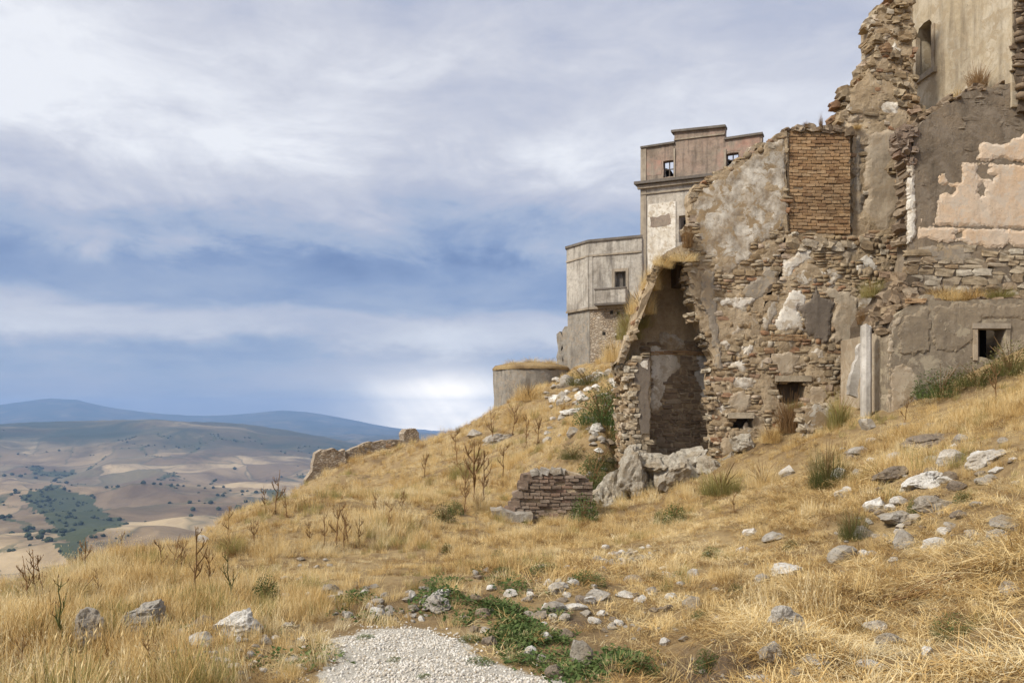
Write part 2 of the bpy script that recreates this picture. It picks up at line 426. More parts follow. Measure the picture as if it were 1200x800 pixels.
M_rock_white = rock_mat('white_limestone', (0.82, 0.79, 0.73), (0.70, 0.66, 0.59), (0.50, 0.45, 0.37))
M_rock_grey = rock_mat('grey_limestone', (0.52, 0.48, 0.42), (0.40, 0.36, 0.30), (0.27, 0.225, 0.17))
M_rock_brown = rock_mat('brown_stone', (0.25, 0.20, 0.145), (0.31, 0.25, 0.19), (0.13, 0.10, 0.075))
m, n, b = material('pale_gravel', .95); M_gravel = m; c = n.ramp(n.node('ShaderNodeObjectInfo').outputs['Random'], [(0, (0.36, 0.30, 0.22)), (.3, (0.56, 0.51, 0.43)), (.8, (0.70, 0.67, 0.61)), (1, (0.46, 0.41, 0.34))]); n.l.new(c, b.inputs['Base Color'])
M_outcrop = rock_mat('outcrop_limestone', (0.52, 0.475, 0.39), (0.44, 0.395, 0.32), (0.27, 0.215, 0.15))

# ------------------------------------------------------------------ ground: the hillside
ctrl = [P(*q) for q in [
    (480, 800, 5.0), (480, 725, 6.9), (300, 760, 5.9), (100, 800, 5.0), (0, 800, 5.0), (100, 740, 6.4), (0, 720, 8.0), (0, 687, 10.0),
    (150, 648, 13.0), (250, 618, 19.0), (320, 592, 27.0), (360, 564, 38.0), (365, 566, 50.0), (440, 537, 55.0), (485, 523, 58.0), (520, 518, 57.0),
    (560, 493, 52.0), (580, 478, 52.0), (668, 436, 57.0), (740, 425, 52.0), (650, 480, 44.0), (700, 460, 42.0), (735, 440, 44.0), (600, 500, 45.0),
    (560, 530, 40.0), (500, 542, 42.0), (430, 562, 40.0), (610, 540, 31.0), (560, 570, 27.0), (480, 582, 28.0), (400, 592, 28.0), (690, 520, 30.0),
    (700, 575, 23.5), (735, 500, 32.0), (630, 612, 19.0), (540, 640, 14.0), (450, 650, 13.0), (350, 662, 12.0), (250, 664, 11.5), (200, 695, 9.0),
    (600, 690, 8.5), (600, 650, 12.0), (700, 640, 13.5), (780, 622, 15.0), (760, 597, 18.5), (840, 562, 19.5), (900, 526, 20.0), (960, 505, 19.5),
    (1020, 493, 18.2), (1100, 472, 17.5), (1200, 428, 17.0), (900, 600, 13.0), (1000, 570, 13.0), (1100, 540, 12.0), (1200, 500, 11.5),
    (800, 680, 9.5), (900, 680, 8.5), (1000, 680, 8.0), (1100, 650, 7.5), (1200, 620, 7.0), (1200, 740, 5.0), (1200, 800, 4.4), (1000, 760, 5.8),
    (900, 800, 4.9), (760, 790, 5.3), (650, 760, 6.2)]]
ctrl += [np.array(q, float) for q in [
    (-9, 14, -4.2), (-8.9, 18, -4.8), (-9.6, 25, -5.2), (-10.6, 34, -5.8), (-12.4, 46, -7), (-15, 52, -7.5), (-12, 68, -7), (-6, 70, -5), (-4, 64, -3), (-3, 80, -4),
    (0, 0, -1.62), (-4, 0, -1.6), (4, 0, -1.3), (-10, 0, -2.5), (-14, 5, -5), (10, 0, .2), (10, 6, 1.0), (0, -8, -1.5), (-10, -8, -2), (12, -8, .5),
    (6, 24, -.5), (10, 26, 1.6), (20, 26, 5), (10, 40, 4), (20, 50, 8), (5, 60, 4), (10, 70, 5), (16, 16, 3), (14, 10, 2),
    (-20, 10, -10), (-22, 25, -13), (-25, 45, -15), (-25, 70, -18), (-45, 30, -28), (-45, 60, -30), (-50, 0, -28), (-20, 95, -18), (0, 100, -8),
    (-60, 90, -45), (-60, -20, -30), (30, -20, 4), (40, 30, 10), (40, 100, 0), (-75, 30, -50), (-75, 100, -60)]]
ctrl = np.array(ctrl)


def tps(r2): return np.where(r2 > 1e-9, 0.5 * r2 * np.log(np.maximum(r2, 1e-9)), 0.0)


_X = ctrl[:, :2]; _n = len(_X)
_K = tps(((_X[:, None] - _X[None]) ** 2).sum(-1)) + np.eye(_n) * 0.4
_Pm = np.hstack([np.ones((_n, 1)), _X]); _A = np.block([[_K, _Pm], [_Pm.T, np.zeros((3, 3))]])
_w = np.linalg.solve(_A, np.concatenate([ctrl[:, 2], np.zeros(3)]))


def ground_smooth(x, y):
    x = np.asarray(x, float); y = np.asarray(y, float); sh = x.shape; q = np.stack([x.ravel(), y.ravel()], 1); r = np.empty(len(q))
    for i in range(0, len(q), 20000):
        s = q[i:i + 20000]; d = ((s[:, None] - _X[None]) ** 2).sum(-1); r[i:i + 20000] = tps(d) @ _w[:_n] + _w[_n] + s @ _w[_n + 1:]
    return r.reshape(sh)


PATH_PX = [(330, 900), (372, 812), (392, 765), (385, 745), (420, 730), (468, 721), (500, 728), (545, 748), (575, 770), (640, 786), (665, 800), (760, 900)]
def path_world():
    r = []
    for px, py in PATH_PX:
        d = 1.68 / ((py - HY) / F); r.append(((px - CX) / F * d, d))
    return r
PATH_W = path_world()
BANK_PX = [(700, 830), (705, 800), (735, 770), (775, 755), (800, 728), (835, 708), (870, 712), (865, 745), (858, 790), (850, 830)]


def ground(x, y):
    x = np.asarray(x, float); y = np.asarray(y, float)
    z = ground_smooth(x, y)
    r = np.hypot(x, y)
    near = np.clip((r - 2) / 4, 0, 1) * (1 - .9 * np.exp(-np.abs((x + .6) / 1.25) ** 4 - np.abs((y - 5.3) / 1.7) ** 4))
    z = z + near * (0.16 * fbm(x * .45, y * .45, 3, 3) + 0.19 * fbm(x * 1.4, y * 1.4, 5, 3)) + 0.03 * fbm(x * 6, y * 6, 8, 2)
    onpath = np.exp(-(((x + 0.75) / 0.9) ** 2 + ((y - 5.2) / 2.0) ** 2))
    z = z - near * onpath * 0.02
    # earth banked up against the outer side of the broken vault
    sg = 1 / (1 + np.exp(-(3.05 - x) / .12)); up = np.clip((y - 20.9) / 3.4, 0, 1); up = up * up * (3 - 2 * up); dn = np.clip((33 - y) / 7, 0, 1)
    z = z + 1.75 * sg * up * dn * np.exp(-np.clip(2.6 - x, 0, 9) ** 2 / 2.2)
    # the bank worn away beside the path (bare soil)
    cut = np.exp(-(((x - 1.25) / 0.38) ** 2 + ((y - 5.45) / 0.75) ** 2))
    z = z - 0.30 * cut + 0.24 * np.exp(-(((x - 1.75) / 0.4) ** 2 + ((y - 5.9) / 0.9) ** 2))
    return z


def axis(pts):
    """coordinates with graded spacing: list of (limit, step)"""
    r = [pts[0][0]]
    for (a, st), (b, _) in zip(pts[:-1], pts[1:]):
        while r[-1] < b - 1e-6: r.append(r[-1] + st)
    return np.array(r)


gx_ = axis([(-80, 4), (-30, 1.0), (-14, 0.25), (-8, 0.085), (8.5, 0.16), (14, 1.0), (42, 4), (46, 4)])
gy_ = axis([(-22, 4), (-4, 0.6), (3.6, 0.07), (12, 0.13), (24, 0.3), (62, 2.0), (104, 2)])
GX, GY = np.meshgrid(gx_, gy_); GZ = ground(GX, GY)
nx, ny = len(gx_), len(gy_)
idx = np.arange(nx * ny).reshape(ny, nx)
quads = np.stack([idx[:-1, :-1], idx[:-1, 1:], idx[1:, 1:], idx[1:, :-1]], -1).reshape(-1, 4)

m, n, b = material('hillside_soil', 0.97); M_ground = m; p = geo_pos(n)
c = n.ramp(n.noise(p, 0.8, 6, 0.65, 0.4), [(0.3, (0.14, 0.09, 0.045)), (0.45, (0.28, 0.19, 0.09)), (0.58, (0.38, 0.27, 0.13)), (0.72, (0.22, 0.15, 0.07))])
c = n.mix(n.maprange(n.noise(p, 7, 6, 0.7), 0.45, 0.7, 0, 0.7), c, (0.17, 0.115, 0.06))
c = n.mix(n.maprange(n.noise(p, 30, 4, 0.7), 0.55, 0.7, 0, 0.5), c, (0.52, 0.42, 0.26))
pa = n.node('ShaderNodeAttribute', attribute_name='gravel').outputs['Fac']
so = n.node('ShaderNodeAttribute', attribute_name='bare').outputs['Fac']
grav = n.ramp(n.noise(p, 55, 4, 0.75), [(0.3, (0.28, 0.235, 0.175)), (0.48, (0.52, 0.475, 0.395)), (0.65, (0.62, 0.585, 0.51)), (0.8, (0.40, 0.345, 0.265))])
soil = n.ramp(n.noise(p, 14, 6, 0.7), [(0.35, (0.085, 0.058, 0.036)), (0.6, (0.17, 0.12, 0.075)), (0.75, (0.26, 0.205, 0.145))])
pm = n.maprange(n.math('ADD', pa, n.math('MULTIPLY', n.math('SUBTRACT', n.noise(p, 4.5, 7, 0.7), 0.5), 1.5)), 0.40, 0.56)
c = n.mix(n.maprange(n.math('ADD', so, n.math('MULTIPLY', n.math('SUBTRACT', n.noise(p, 5, 4, 0.6), 0.5), 0.6)), 0.35, 0.6), c, soil)
c = n.mix(pm, c, grav); n.l.new(c, b.inputs['Base Color'])
bump(n, b, n.math('ADD', n.noise(p, 25, 5, 0.7), n.noise(p, 90, 2, 0.6)), 0.8, 0.03)
me = np_mesh('hillside', np.stack([GX, GY, GZ], -1).reshape(-1, 3), quads, M_ground, True)
ppx, ppy = proj(np.stack([GX, GY, GZ], -1).reshape(-1, 3))
gxy = np.stack([GX, GY], -1).reshape(-1, 2)
grv = inside(gxy[:, 0], gxy[:, 1], PATH_W).astype(np.float32)
bare = (np.exp(-(((gxy[:, 0] - 1.3) / 0.42) ** 2 + ((gxy[:, 1] - 5.5) / 0.75) ** 2)) + 0.55 * np.exp(-(((gxy[:, 0] - 0.6) / 1.0) ** 2 + ((gxy[:, 1] - 7.2) / 0.7) ** 2))
        + 0.5 * np.exp(-(((gxy[:, 0] + 1.8) / 0.8) ** 2 + ((gxy[:, 1] - 6.4) / 0.9) ** 2))).astype(np.float32)
# soften the edge of the path over a few grid cells
g2 = grv.reshape(ny, nx)
for _ in range(7):
    q = np.pad(g2, 1, mode='edge'); g2 = (q[:-2, 1:-1] + q[2:, 1:-1] + q[1:-1, :-2] + q[1:-1, 2:] + q[1:-1, 1:-1] * 2) / 6
for nm, arr in (('gravel', g2.ravel()), ('bare', bare)):
    a = me.attributes.new(nm, 'FLOAT', 'POINT'); a.data.foreach_set('value', arr.astype(np.float32))
tag(obj('hillside', me), kind='structure')

# ------------------------------------------------------------------ ground: the valley and the mountains
MTN = np.array([(-700, 480), (-300, 470), (-150, 484), (0, 474), (30, 470), (60, 467), (90, 468), (115, 474), (150, 481), (190, 486), (220, 488), (260, 487), (300, 483),
                (330, 481), (360, 483), (400, 489), (430, 495), (460, 500), (500, 506), (540, 512), (600, 505), (700, 498), (900, 488), (1300, 480), (1900, 485)], float)
RDG = np.array([(-700, 500), (-200, 503), (0, 498), (60, 496), (120, 494), (180, 493.5), (230, 495), (290, 500), (340, 507), (380, 514), (430, 524), (520, 535), (700, 520), (1300, 510), (1900, 510)], float)


def far_z(x, y):
    r = np.hypot(x, y); azm = np.arctan2(x, y)
    col = CX + F * np.tan(np.clip(azm, -1.1, 1.1)); ca = np.cos(np.clip(azm, -1.1, 1.1))
    s = np.clip((r - 40) / 950, 0, 1); s = s * s * (3 - 2 * s) * 0.35 + 0.65 * s ** 0.7
    z = -34 - 262 * s
    a = np.clip((r - 350) / 900, 0, 1)
    z = z + a * (120 * fbm(x / 1150 + 3, y / 1150, 21, 3) + 210 * (.22 - np.abs(fbm(x / 620, y / 620, 24, 3))) + 44 * (.2 - np.abs(fbm(x / 210, y / 210, 27, 3))))
    z = z + 30 * np.clip((r - 2600) / 4200, 0, 1) * (0.6 + 0.8 * fbm(x / 1900, y / 1900, 31, 3))
    rid = (HY - np.interp(col, RDG[:, 0], RDG[:, 1])) / F * 6200.0
    k = np.exp(-np.abs((r * ca - 6200) / 1500) ** 2.6)
    zr = rid + 300 * (fbm(x / 1300, y / 1300, 41, 4) - 0.10) * np.clip(np.abs(r * ca - 6200) / 1100, 0, 1) + 90 * (.2 - np.abs(fbm(x / 520, y / 520, 44, 3)))
    z = z * (1 - k) + zr * k
    mt = (HY - np.interp(col, MTN[:, 0], MTN[:, 1])) / F * 17000.0
    k2 = np.exp(-np.abs((r * ca - 17000) / 3300) ** 2.0)
    zm = mt + 420 * (fbm(x / 2300, y / 2300, 51, 4) - 0.12) * np.clip(np.abs(r * ca - 17000) / 1800, 0, 1) + 50 * fbm(x / 700, y / 700, 54, 3)
    z = z * (1 - k2) + zm * k2
    z = np.clip(z, -560, 455)
    return z


azs = np.radians(np.concatenate([np.arange(-180, -46, 3.0), np.arange(-46, 4, 0.12), np.arange(4, 180.1, 3.0)]))
rs_ = np.concatenate([np.geomspace(45, 900, 24, endpoint=False), np.geomspace(900, 20500, 330)])
AZ, RR = np.meshgrid(azs, rs_); VX, VY = np.sin(AZ) * RR, np.cos(AZ) * RR; VZ = far_z(VX, VY)
na, nr = len(azs), len(rs_); idx = np.arange(na * nr).reshape(nr, na)
quads = np.stack([idx[:-1, :-1], idx[:-1, 1:], idx[1:, 1:], idx[1:, :-1]], -1).reshape(-1, 4)
m, n, b = material('valley_fields', 0.98); M_valley = m; p = geo_pos(n)
wp = n.node('ShaderNodeMix', data_type='VECTOR'); wp.inputs[0].default_value = 1.0
nz = n.node('ShaderNodeTexNoise'); n.put(nz.inputs['Vector'], p); nz.inputs['Scale'].default_value = 0.0013; nz.inputs['Detail'].default_value = 4
warp = n.vmath('ADD', p, n.vmath('MULTIPLY', n.vmath('SUBTRACT', nz.outputs['Color'], (0.5, 0.5, 0.5)), (900, 900, 0)))
flat = n.vmath('MULTIPLY', warp, (1, 1, 0))
vo = n.node('ShaderNodeTexVoronoi', feature='F1'); n.put(vo.inputs['Vector'], flat); vo.inputs['Scale'].default_value = 0.0028
sv = n.node('ShaderNodeSeparateColor'); n.l.new(vo.outputs['Color'], sv.inputs[0])
ve = n.node('ShaderNodeTexVoronoi', feature='DISTANCE_TO_EDGE'); n.put(ve.inputs['Vector'], flat); ve.inputs['Scale'].default_value = 0.0028
c = n.ramp(sv.outputs[0], [(0, (0.14, 0.092, 0.05)), (0.2, (0.36, 0.26, 0.142)), (0.42, (0.47, 0.355, 0.205)), (0.58, (0.18, 0.125, 0.07)), (0.75, (0.38, 0.275, 0.155)), (0.9, (0.11, 0.10, 0.05)), (1.0, (0.35, 0.255, 0.145))])
c = n.mix(n.maprange(n.noise(p, 0.0030, 7, 0.66, .5), 0.42, 0.62, 0, 0.9), c, (0.105, 0.07, 0.04))
c = n.mix(n.maprange(n.noise(n.vmath('MULTIPLY', warp, (.03, .008, 0)), 1.0, 3, .6), .45, .7, 0, .35), c, (0.24, 0.175, 0.10))
c = n.mix(n.maprange(ve.outputs['Distance'], 0.0, 0.03, 0.6, 0), c, (0.075, 0.075, 0.045))
hill = n.node('ShaderNodeAttribute', attribute_name='wooded').outputs['Fac']
wn = n.math('ADD', n.maprange(n.noise(flat, 0.0016, 6, 0.65, 0.6), 0.42, 0.62), 0.0)
c = n.mix(n.math('MULTIPLY', hill, n.maprange(wn, 0.1, 0.7, 0.62, 1.0)), c, (0.038, 0.05, 0.03))
gr = n.node('ShaderNodeAttribute', attribute_name='green').outputs['Fac']
c = n.mix(n.maprange(n.math('ADD', gr, n.math('MULTIPLY', n.math('SUBTRACT', n.noise(p, 0.008, 5, .65), .5), 1.6)), 0.35, 0.75), c, n.mix(n.noise(p, 0.02, 4, 0.6), (0.035, 0.05, 0.02), (0.08, 0.085, 0.036)))
n.l.new(c, b.inputs['Base Color']); bump(n, b, n.noise(p, 0.02, 5, 0.7), 0.5, 6)
me = np_mesh('valley', np.stack([VX, VY, VZ], -1).reshape(-1, 3), quads, M_valley, True)
vpx, vpy = proj(np.stack([VX, VY, VZ], -1).reshape(-1, 3))
vr = RR.ravel(); vyy = VY.ravel()
wooded = np.clip((vyy - 4350) / 600, 0, 1) * np.clip(1.0 + 1.5 * fbm(VX.ravel() / 1100, VY.ravel() / 1100, 61, 4) + 0.6 * np.clip((vyy - 11000) / 1500, 0, 1), 0, 1)
GREEN_PX = [[(22, 580), (60, 566), (110, 585), (120, 597), (150, 605), (140, 616), (100, 625), (92, 640), (60, 622), (50, 605), (30, 592)],
            [(60, 635), (100, 632), (92, 660), (70, 655)], [(20, 545), (60, 552), (90, 548), (92, 556), (50, 560)]]
green = np.zeros(len(vr), np.float32)
wpx = vpx + 26 * fbm(VX.ravel() / 90, VY.ravel() / 90, 151, 3); wpy = vpy + 14 * fbm(VX.ravel() / 90, VY.ravel() / 90, 157, 3)
for g_ in GREEN_PX: green = np.maximum(green, (inside(wpx, wpy, g_) & (vyy > 700) & (vyy < 5200)).astype(np.float32))
gul = np.abs(fbm(VX.ravel() / 520 + 7, VY.ravel() / 520, 71, 3))
green = np.maximum(green, ((gul < 0.012) & (vr > 700) & (vr < 6500)).astype(np.float32) * 0.6)
for nm, arr in (('wooded', wooded), ('green', green)):
    a = me.attributes.new(nm, 'FLOAT', 'POINT'); a.data.foreach_set('value', arr.astype(np.float32))
tag(obj('valley', me), kind='structure')

# haze: the air between here and the mountains
hz = bpy.data.meshes.new('haze'); bmh = bmesh.new(); bmesh.ops.create_cube(bmh, size=1.0); bmh.to_mesh(hz); bmh.free()
ho = obj('haze', hz); ho.scale = (41600, 41600, 1130); ho.location = (0, 0, 0); ho.location.z = -75
mh = bpy.data.materials.new('air'); mh.use_nodes = True; nh = mh.node_tree; nh.nodes.clear()
oh = nh.nodes.new('ShaderNodeOutputMaterial'); pv = nh.nodes.new('ShaderNodeVolumePrincipled')
pv.inputs['Color'].default_value = (0.38, 0.60, 1.0, 1); pv.inputs['Density'].default_value = 7.8e-5; pv.inputs['Anisotropy'].default_value = 0.0
nh.links.new(pv.outputs[0], oh.inputs['Volume']); hz.materials.append(mh); tag(ho, kind='stuff', label='pale blue haze in the air over the valley', cat='haze')

# ------------------------------------------------------------------ stones and bricks for walls
def stone_proto(seed, round_=0.35, jit=0.10, flat=True):
    rs = np.random.default_rng(seed); bm = bmesh.new(); bmesh.ops.create_cube(bm, size=1.0)
    bmesh.ops.subdivide_edges(bm, edges=bm.edges[:], cuts=1, use_grid_fill=True)
    for v in bm.verts:
        c = v.co.copy(); sph = c.normalized() * 0.56
        v.co = c.lerp(sph, round_) + Vector(rs.uniform(-jit, jit, 3))
    bm.faces.ensure_lookup_table(); me = bpy.data.meshes.new('stone'); bm.to_mesh(me); bm.free()
    return me


def proto_arrays(me):
    v = np.empty(len(me.vertices) * 3, np.float32); me.vertices.foreach_get('co', v)
    return v.reshape(-1, 3), np.array([tuple(p.vertices) for p in me.polygons])


def protos(n, mat, **k):
    r = []
    for i in range(n):
        me = stone_proto(100 + i * 7, **k); me.materials.append(mat); r.append(me)
    return r


PROTO = {}
def get_protos(mat, kind='stone'):
    key = (mat.name, kind)
    if key not in PROTO:
        if kind == 'stone': PROTO[key] = protos(10, mat)
        elif kind == 'brick': PROTO[key] = protos(6, mat, round_=0.06, jit=0.035)
        else: PROTO[key] = protos(8, mat, round_=0.22, jit=0.13)
    return PROTO[key]


def lay(pl, items, mat, parent, name, cap=300, kind='stone', t0=0.0, joined='small_stones'):
    """items: (u, v, w, h, depth, proud, tilt); the largest are objects of their own, the rest one joined part"""
    if not len(items): return
    items = sorted(items, key=lambda q: -q[2] * q[3]); pr = get_protos(mat, kind); rs = np.random.default_rng(len(items))
    for (u, v, w_, h_, d_, pr_, ti) in items[:cap]:
        me = pr[rs.integers(len(pr))]
        obj(name, me, parent, loc=pl.at(u, v, t0 + pr_ - d_ / 2), rot=(rs.uniform(-.06, .06), ti, pl.th + rs.uniform(-.06, .06)), scale=(w_, d_, h_))
    rest = items[cap:]
    if rest:
        VV = []; FF = []; TT = []; base = 0
        for (u, v, w_, h_, d_, pr_, ti) in rest:
            pv_, pf_ = proto_arrays_cached(pr[rs.integers(len(pr))])
            q = pv_ * np.array([w_, d_, h_]); ct, st = math.cos(ti), math.sin(ti)
            q = np.stack([q[:, 0] * ct + q[:, 2] * st, q[:, 1], -q[:, 0] * st + q[:, 2] * ct], 1)
            c0 = pl.at(u, v, t0 + pr_ - d_ / 2)
            wv = c0 + q[:, :1] * pl.u + q[:, 1:2] * (-pl.n) + q[:, 2:] * np.array([0, 0, 1.0])
            VV.append(wv); FF.append(pf_ + base); base += len(pv_); TT.append(np.full(len(pf_), rs.random(), np.float32))
        me = np_mesh(joined, np.vstack(VV) - ORG[parent.name], np.vstack(FF), mat)
        a = me.attributes.new('tone', 'FLOAT', 'FACE'); a.data.foreach_set('value', np.concatenate(TT))
        o = obj(joined, me, parent); o['kind'] = 'stuff'


_PA = {}
def proto_arrays_cached(me):
    if me.name not in _PA: _PA[me.name] = proto_arrays(me)
    return _PA[me.name]


def near_edge(u, v, poly, d_):
    q = np.array(poly); r_ = np.roll(q, -1, 0) - q; w2 = np.array([u, v]) - q; tt = np.clip((w2 * r_).sum(1) / np.maximum((r_ ** 2).sum(1), 1e-9), 0, 1)
    return np.sqrt(((w2 - tt[:, None] * r_) ** 2).sum(1)).min() < d_


def courses(pl, region, excl=(), ch=(0.10, 0.20), cw=(0.14, 0.40), depth=0.22, proud=(0.015, 0.05), seed=1, wave=0.05, skip=0.03, uv=False, fringe=0.055):
    """irregular courses of rubble inside a region (photo pixels) and outside the plastered patches"""
    rg = region if uv else pl.loop(region); ex = [e if uv else pl.loop(e) for e in excl]
    a = np.array(rg); lo = a.min(0); hi = a.max(0); rs = np.random.default_rng(seed); r = []
    v = lo[1]
    while v < hi[1]:
        h = rs.uniform(*ch); u = lo[0] - rs.uniform(0, .3)
        while u < hi[0]:
            w_ = rs.uniform(*cw) * (0.7 + 0.6 * rs.random()); uc = u + w_ / 2
            vc = v + h / 2 + wave * math.sin(uc * 1.7 + seed) + rs.uniform(-.012, .012)
            if rs.random() > skip and inside([uc], [vc], rg)[0] and not any(inside([uc], [vc], e)[0] and not (fringe and near_edge(uc, vc, e, fringe * rs.uniform(.3, 1.2))) for e in ex):
                hh = h * rs.uniform(.80, 1.06); 
                if rs.random() < 0.14 and w_ > 0.2:            # two small stones on top of each other
                    r.append((uc, vc - h * .26, w_ * .95, hh * .48, depth, rs.uniform(*proud), rs.uniform(-.06, .06)))
                    r.append((uc, vc + h * .26, w_ * .95, hh * .46, depth, rs.uniform(*proud), rs.uniform(-.06, .06)))
                else:
                    r.append((uc, vc, w_ * .97, hh, depth, rs.uniform(*proud), rs.uniform(-.09, .09)))
            u += w_
        v += h * 0.97
    return r


def brickwork(pl, region, bw=0.27, bh=0.075, joint=0.012, seed=3, depth=0.12, proud=(0.0, 0.012), uv=False, keep=1.0):
    rg = region if uv else pl.loop(region); a = np.array(rg); lo = a.min(0); hi = a.max(0); rs = np.random.default_rng(seed); r = []
    v = lo[1]; k = 0
    while v < hi[1]:
        u = lo[0] - (bw / 2 if k % 2 else 0) - rs.uniform(0, .03)
        while u < hi[0]:
            w_ = bw * rs.uniform(.88, 1.1); uc = u + w_ / 2; vc = v + bh / 2 + rs.uniform(-.006, .006) + .012 * math.sin(uc * 3.1 + v)
            u0, u1 = max(u, lo[0]), min(u + w_, hi[0])
            if u1 - u0 > 0.05 and inside([(u0 + u1) / 2], [vc], rg)[0] and rs.random() < keep:
                r.append(((u0 + u1) / 2, vc, u1 - u0 - joint, bh - joint, depth, rs.uniform(*proud), rs.uniform(-.012, .012)))
            u += w_
        v += bh; k += 1
    return r


def edge_stones(pl, pts, size=(0.14, 0.34), spread=0.10, depth=0.5, proud=(-0.15, 0.1), seed=5, n_per=1.0, uv=False):
    """loose broken stones along a torn edge"""
    L = pts if uv else pl.loop(pts); rs = np.random.default_rng(seed); r = []
    for (a, b_) in zip(L[:-1], L[1:]):
        a = np.array(a); b_ = np.array(b_); d = np.linalg.norm(b_ - a); k = max(1, int(d / 0.2 * n_per))
        for j in range(k):
            q = a + (b_ - a) * ((j + rs.random()) / k) + rs.normal(0, spread, 2)
            w_ = rs.uniform(*size); r.append((q[0], q[1], w_, w_ * rs.uniform(.5, .85), depth * rs.uniform(.6, 1.1), rs.uniform(*proud), rs.uniform(-.35, .35)))
    return r


# ------------------------------------------------------------------ the ruined house in the middle
PA = Plane(900, 21.5, 2.0)
house = thing('ruined_house', tuple(PA.at(0, -1.4)), 'gabled ruined stone house with brick infill and broken vault, between pale palazzo and tall ruin', 'ruin')
A_OUT = [(810, 221), (838, 205), (866, 189), (900, 166), (922, 153), (923, 276), (999, 276), (1085, 276), (1085, 575), (850, 575), (842, 548), (838, 520), (836, 500),
         (838, 472), (833, 445), (836, 420), (829, 397), (816, 366), (808, 340), (805, 312), (813, 288), (811, 262)]
CRACK = [(919, 277), (922, 284), (917, 300), (917, 318), (914, 332), (905, 343), (897, 356), (893, 366), (895, 356), (903, 341), (912, 330), (915, 317), (915, 299), (918, 284)]
CRACK2 = [(902, 392), (904, 391), (904.5, 410), (904, 432), (902.5, 433), (903, 411)]
NICHE1 = [(911, 446), (945, 447), (944, 468), (930, 474), (912, 472)]
NICHE2 = [(855, 490), (882, 489), (882, 502), (856, 503)]
slab('wall', PA, [A_OUT, CRACK, CRACK2, NICHE1, NICHE2], 0.012, -0.65, M_mortar, house, jag=0.03, step=0.13, grid=0.085, rough=0.055, seed=3, freq=2.6)
A_PATCH = [
    ('limewash_skin', M_lime, 0.035, [(816, 226), (838, 210), (866, 194), (900, 171), (918, 160), (921, 210), (921, 262), (910, 272), (899, 282), (888, 284), (880, 292), (879, 305), (867, 308),
                              (866, 316), (852, 321), (838, 318), (836, 303), (826, 300), (819, 282), (814, 258)]),
    ('plaster_patch', M_grey, 0.045, [(824, 312), (836, 318), (839, 335), (841, 360), (843, 398), (848, 432), (842, 440), (838, 416), (833, 392), (822, 362), (820, 335)]),
    ('plaster_patch', M_grey, 0.045, [(868, 337), (880, 328), (893, 318), (904, 313), (911, 318), (911, 328), (901, 340), (893, 351), (880, 352), (872, 347)]),
    ('plaster_patch', M_white, 0.05, [(841, 352), (849, 350), (856, 347), (866, 346), (885, 347), (882, 354), (872, 360), (864, 363), (857, 358), (845, 359)]),
    ('plaster_patch', M_white, 0.05, [(917, 319), (918, 306), (930, 299), (942, 294), (952, 293), (953, 304), (945, 308), (940, 311), (932, 314), (927, 325), (919, 326)]),
    ('plaster_patch', M_white, 0.05, [(904, 386), (909, 373), (916, 354), (924, 343), (936, 340), (947, 345), (944, 356), (934, 362), (938, 370), (941, 375), (941, 390), (930, 388), (912, 390)]),
    ('plaster_patch', M_darkgrey, 0.06, [(951, 326), (957, 326), (957, 336), (962, 345), (967, 349), (976, 352), (979, 358), (975, 365), (975, 384), (972, 396), (968, 402), (957, 399), (945, 393),
                                     (941, 388), (941, 374), (934, 362), (946, 352), (952, 346), (953, 338)]),
    ('plaster_patch', M_buff, 0.045, [(962, 344), (970, 336), (990, 340), (1006, 348), (1010, 372), (1008, 395), (1000, 408), (985, 402), (973, 400), (976, 385), (976, 366), (980, 358), (976, 351)]),
    ('plaster_patch', M_buff, 0.045, [(904, 413), (922, 411), (941, 416), (938, 424), (932, 432), (930, 441), (906, 438)]),
    ('plaster_patch', M_lime, 0.04, [(1002, 345), (1030, 330), (1042, 345), (1020, 372), (1012, 392), (1008, 372)]),
    ('plaster_patch', M_buff, 0.05, [(855, 462), (872, 455), (881, 462), (880, 478), (862, 482), (854, 476)]),
    ('plaster_patch', M_white, 0.05, [(868, 405), (880, 403), (886, 410), (880, 418), (869, 416)]),
    ('plaster_patch', M_lime, 0.04, [(897, 366), (905, 350), (914, 342), (916, 352), (907, 372), (902, 384), (890, 390)]),
    ('plaster_patch', M_lime, 0.035, [(928, 326), (935, 316), (950, 312), (952, 324), (950, 338), (942, 336)]),
    ('plaster_patch', M_buff, 0.05, [(945, 455), (964, 452), (972, 462), (968, 480), (947, 480)]),
    ('plaster_patch', M_lime, 0.04, [(852, 445), (870, 440), (886, 446), (884, 456), (860, 456)]),
]
for i, (nm, mt_, tf, lp) in enumerate(A_PATCH):
    slab(nm, PA, [lp], tf, -0.03, mt_, house, jag=0.035, step=0.05, grid=0.065, rough=0.016, seed=20 + i, freq=4, taper=.08)
def smear(px, py, r_, seed, k=14):
    rs = np.random.default_rng(seed); a = rs.uniform(0, 6.28); return [(px + r_ * (1 + .45 * math.sin(3 * t_ + a) + .3 * rs.normal()) * math.cos(t_) * .9, py + r_ * (1 + .45 * math.sin(2 * t_ - a) + .3 * rs.normal()) * math.sin(t_)) for t_ in np.linspace(0, 6.283, k, endpoint=False)]
SM = [(862, 385, 9), (885, 375, 8), (868, 425, 10), (893, 425, 7), (850, 405, 7), (925, 400, 7), (958, 412, 9), (985, 420, 9), (870, 470, 8), (900, 470, 7), (960, 440, 8), (992, 445, 9), (975, 325, 11), (995, 300, 10), (850, 520, 9), (875, 505, 7), (895, 300, 6), (900, 335, 6), (1020, 310, 12), (990, 380, 8), (865, 372, 6), (920, 430, 6), (845, 480, 6)]
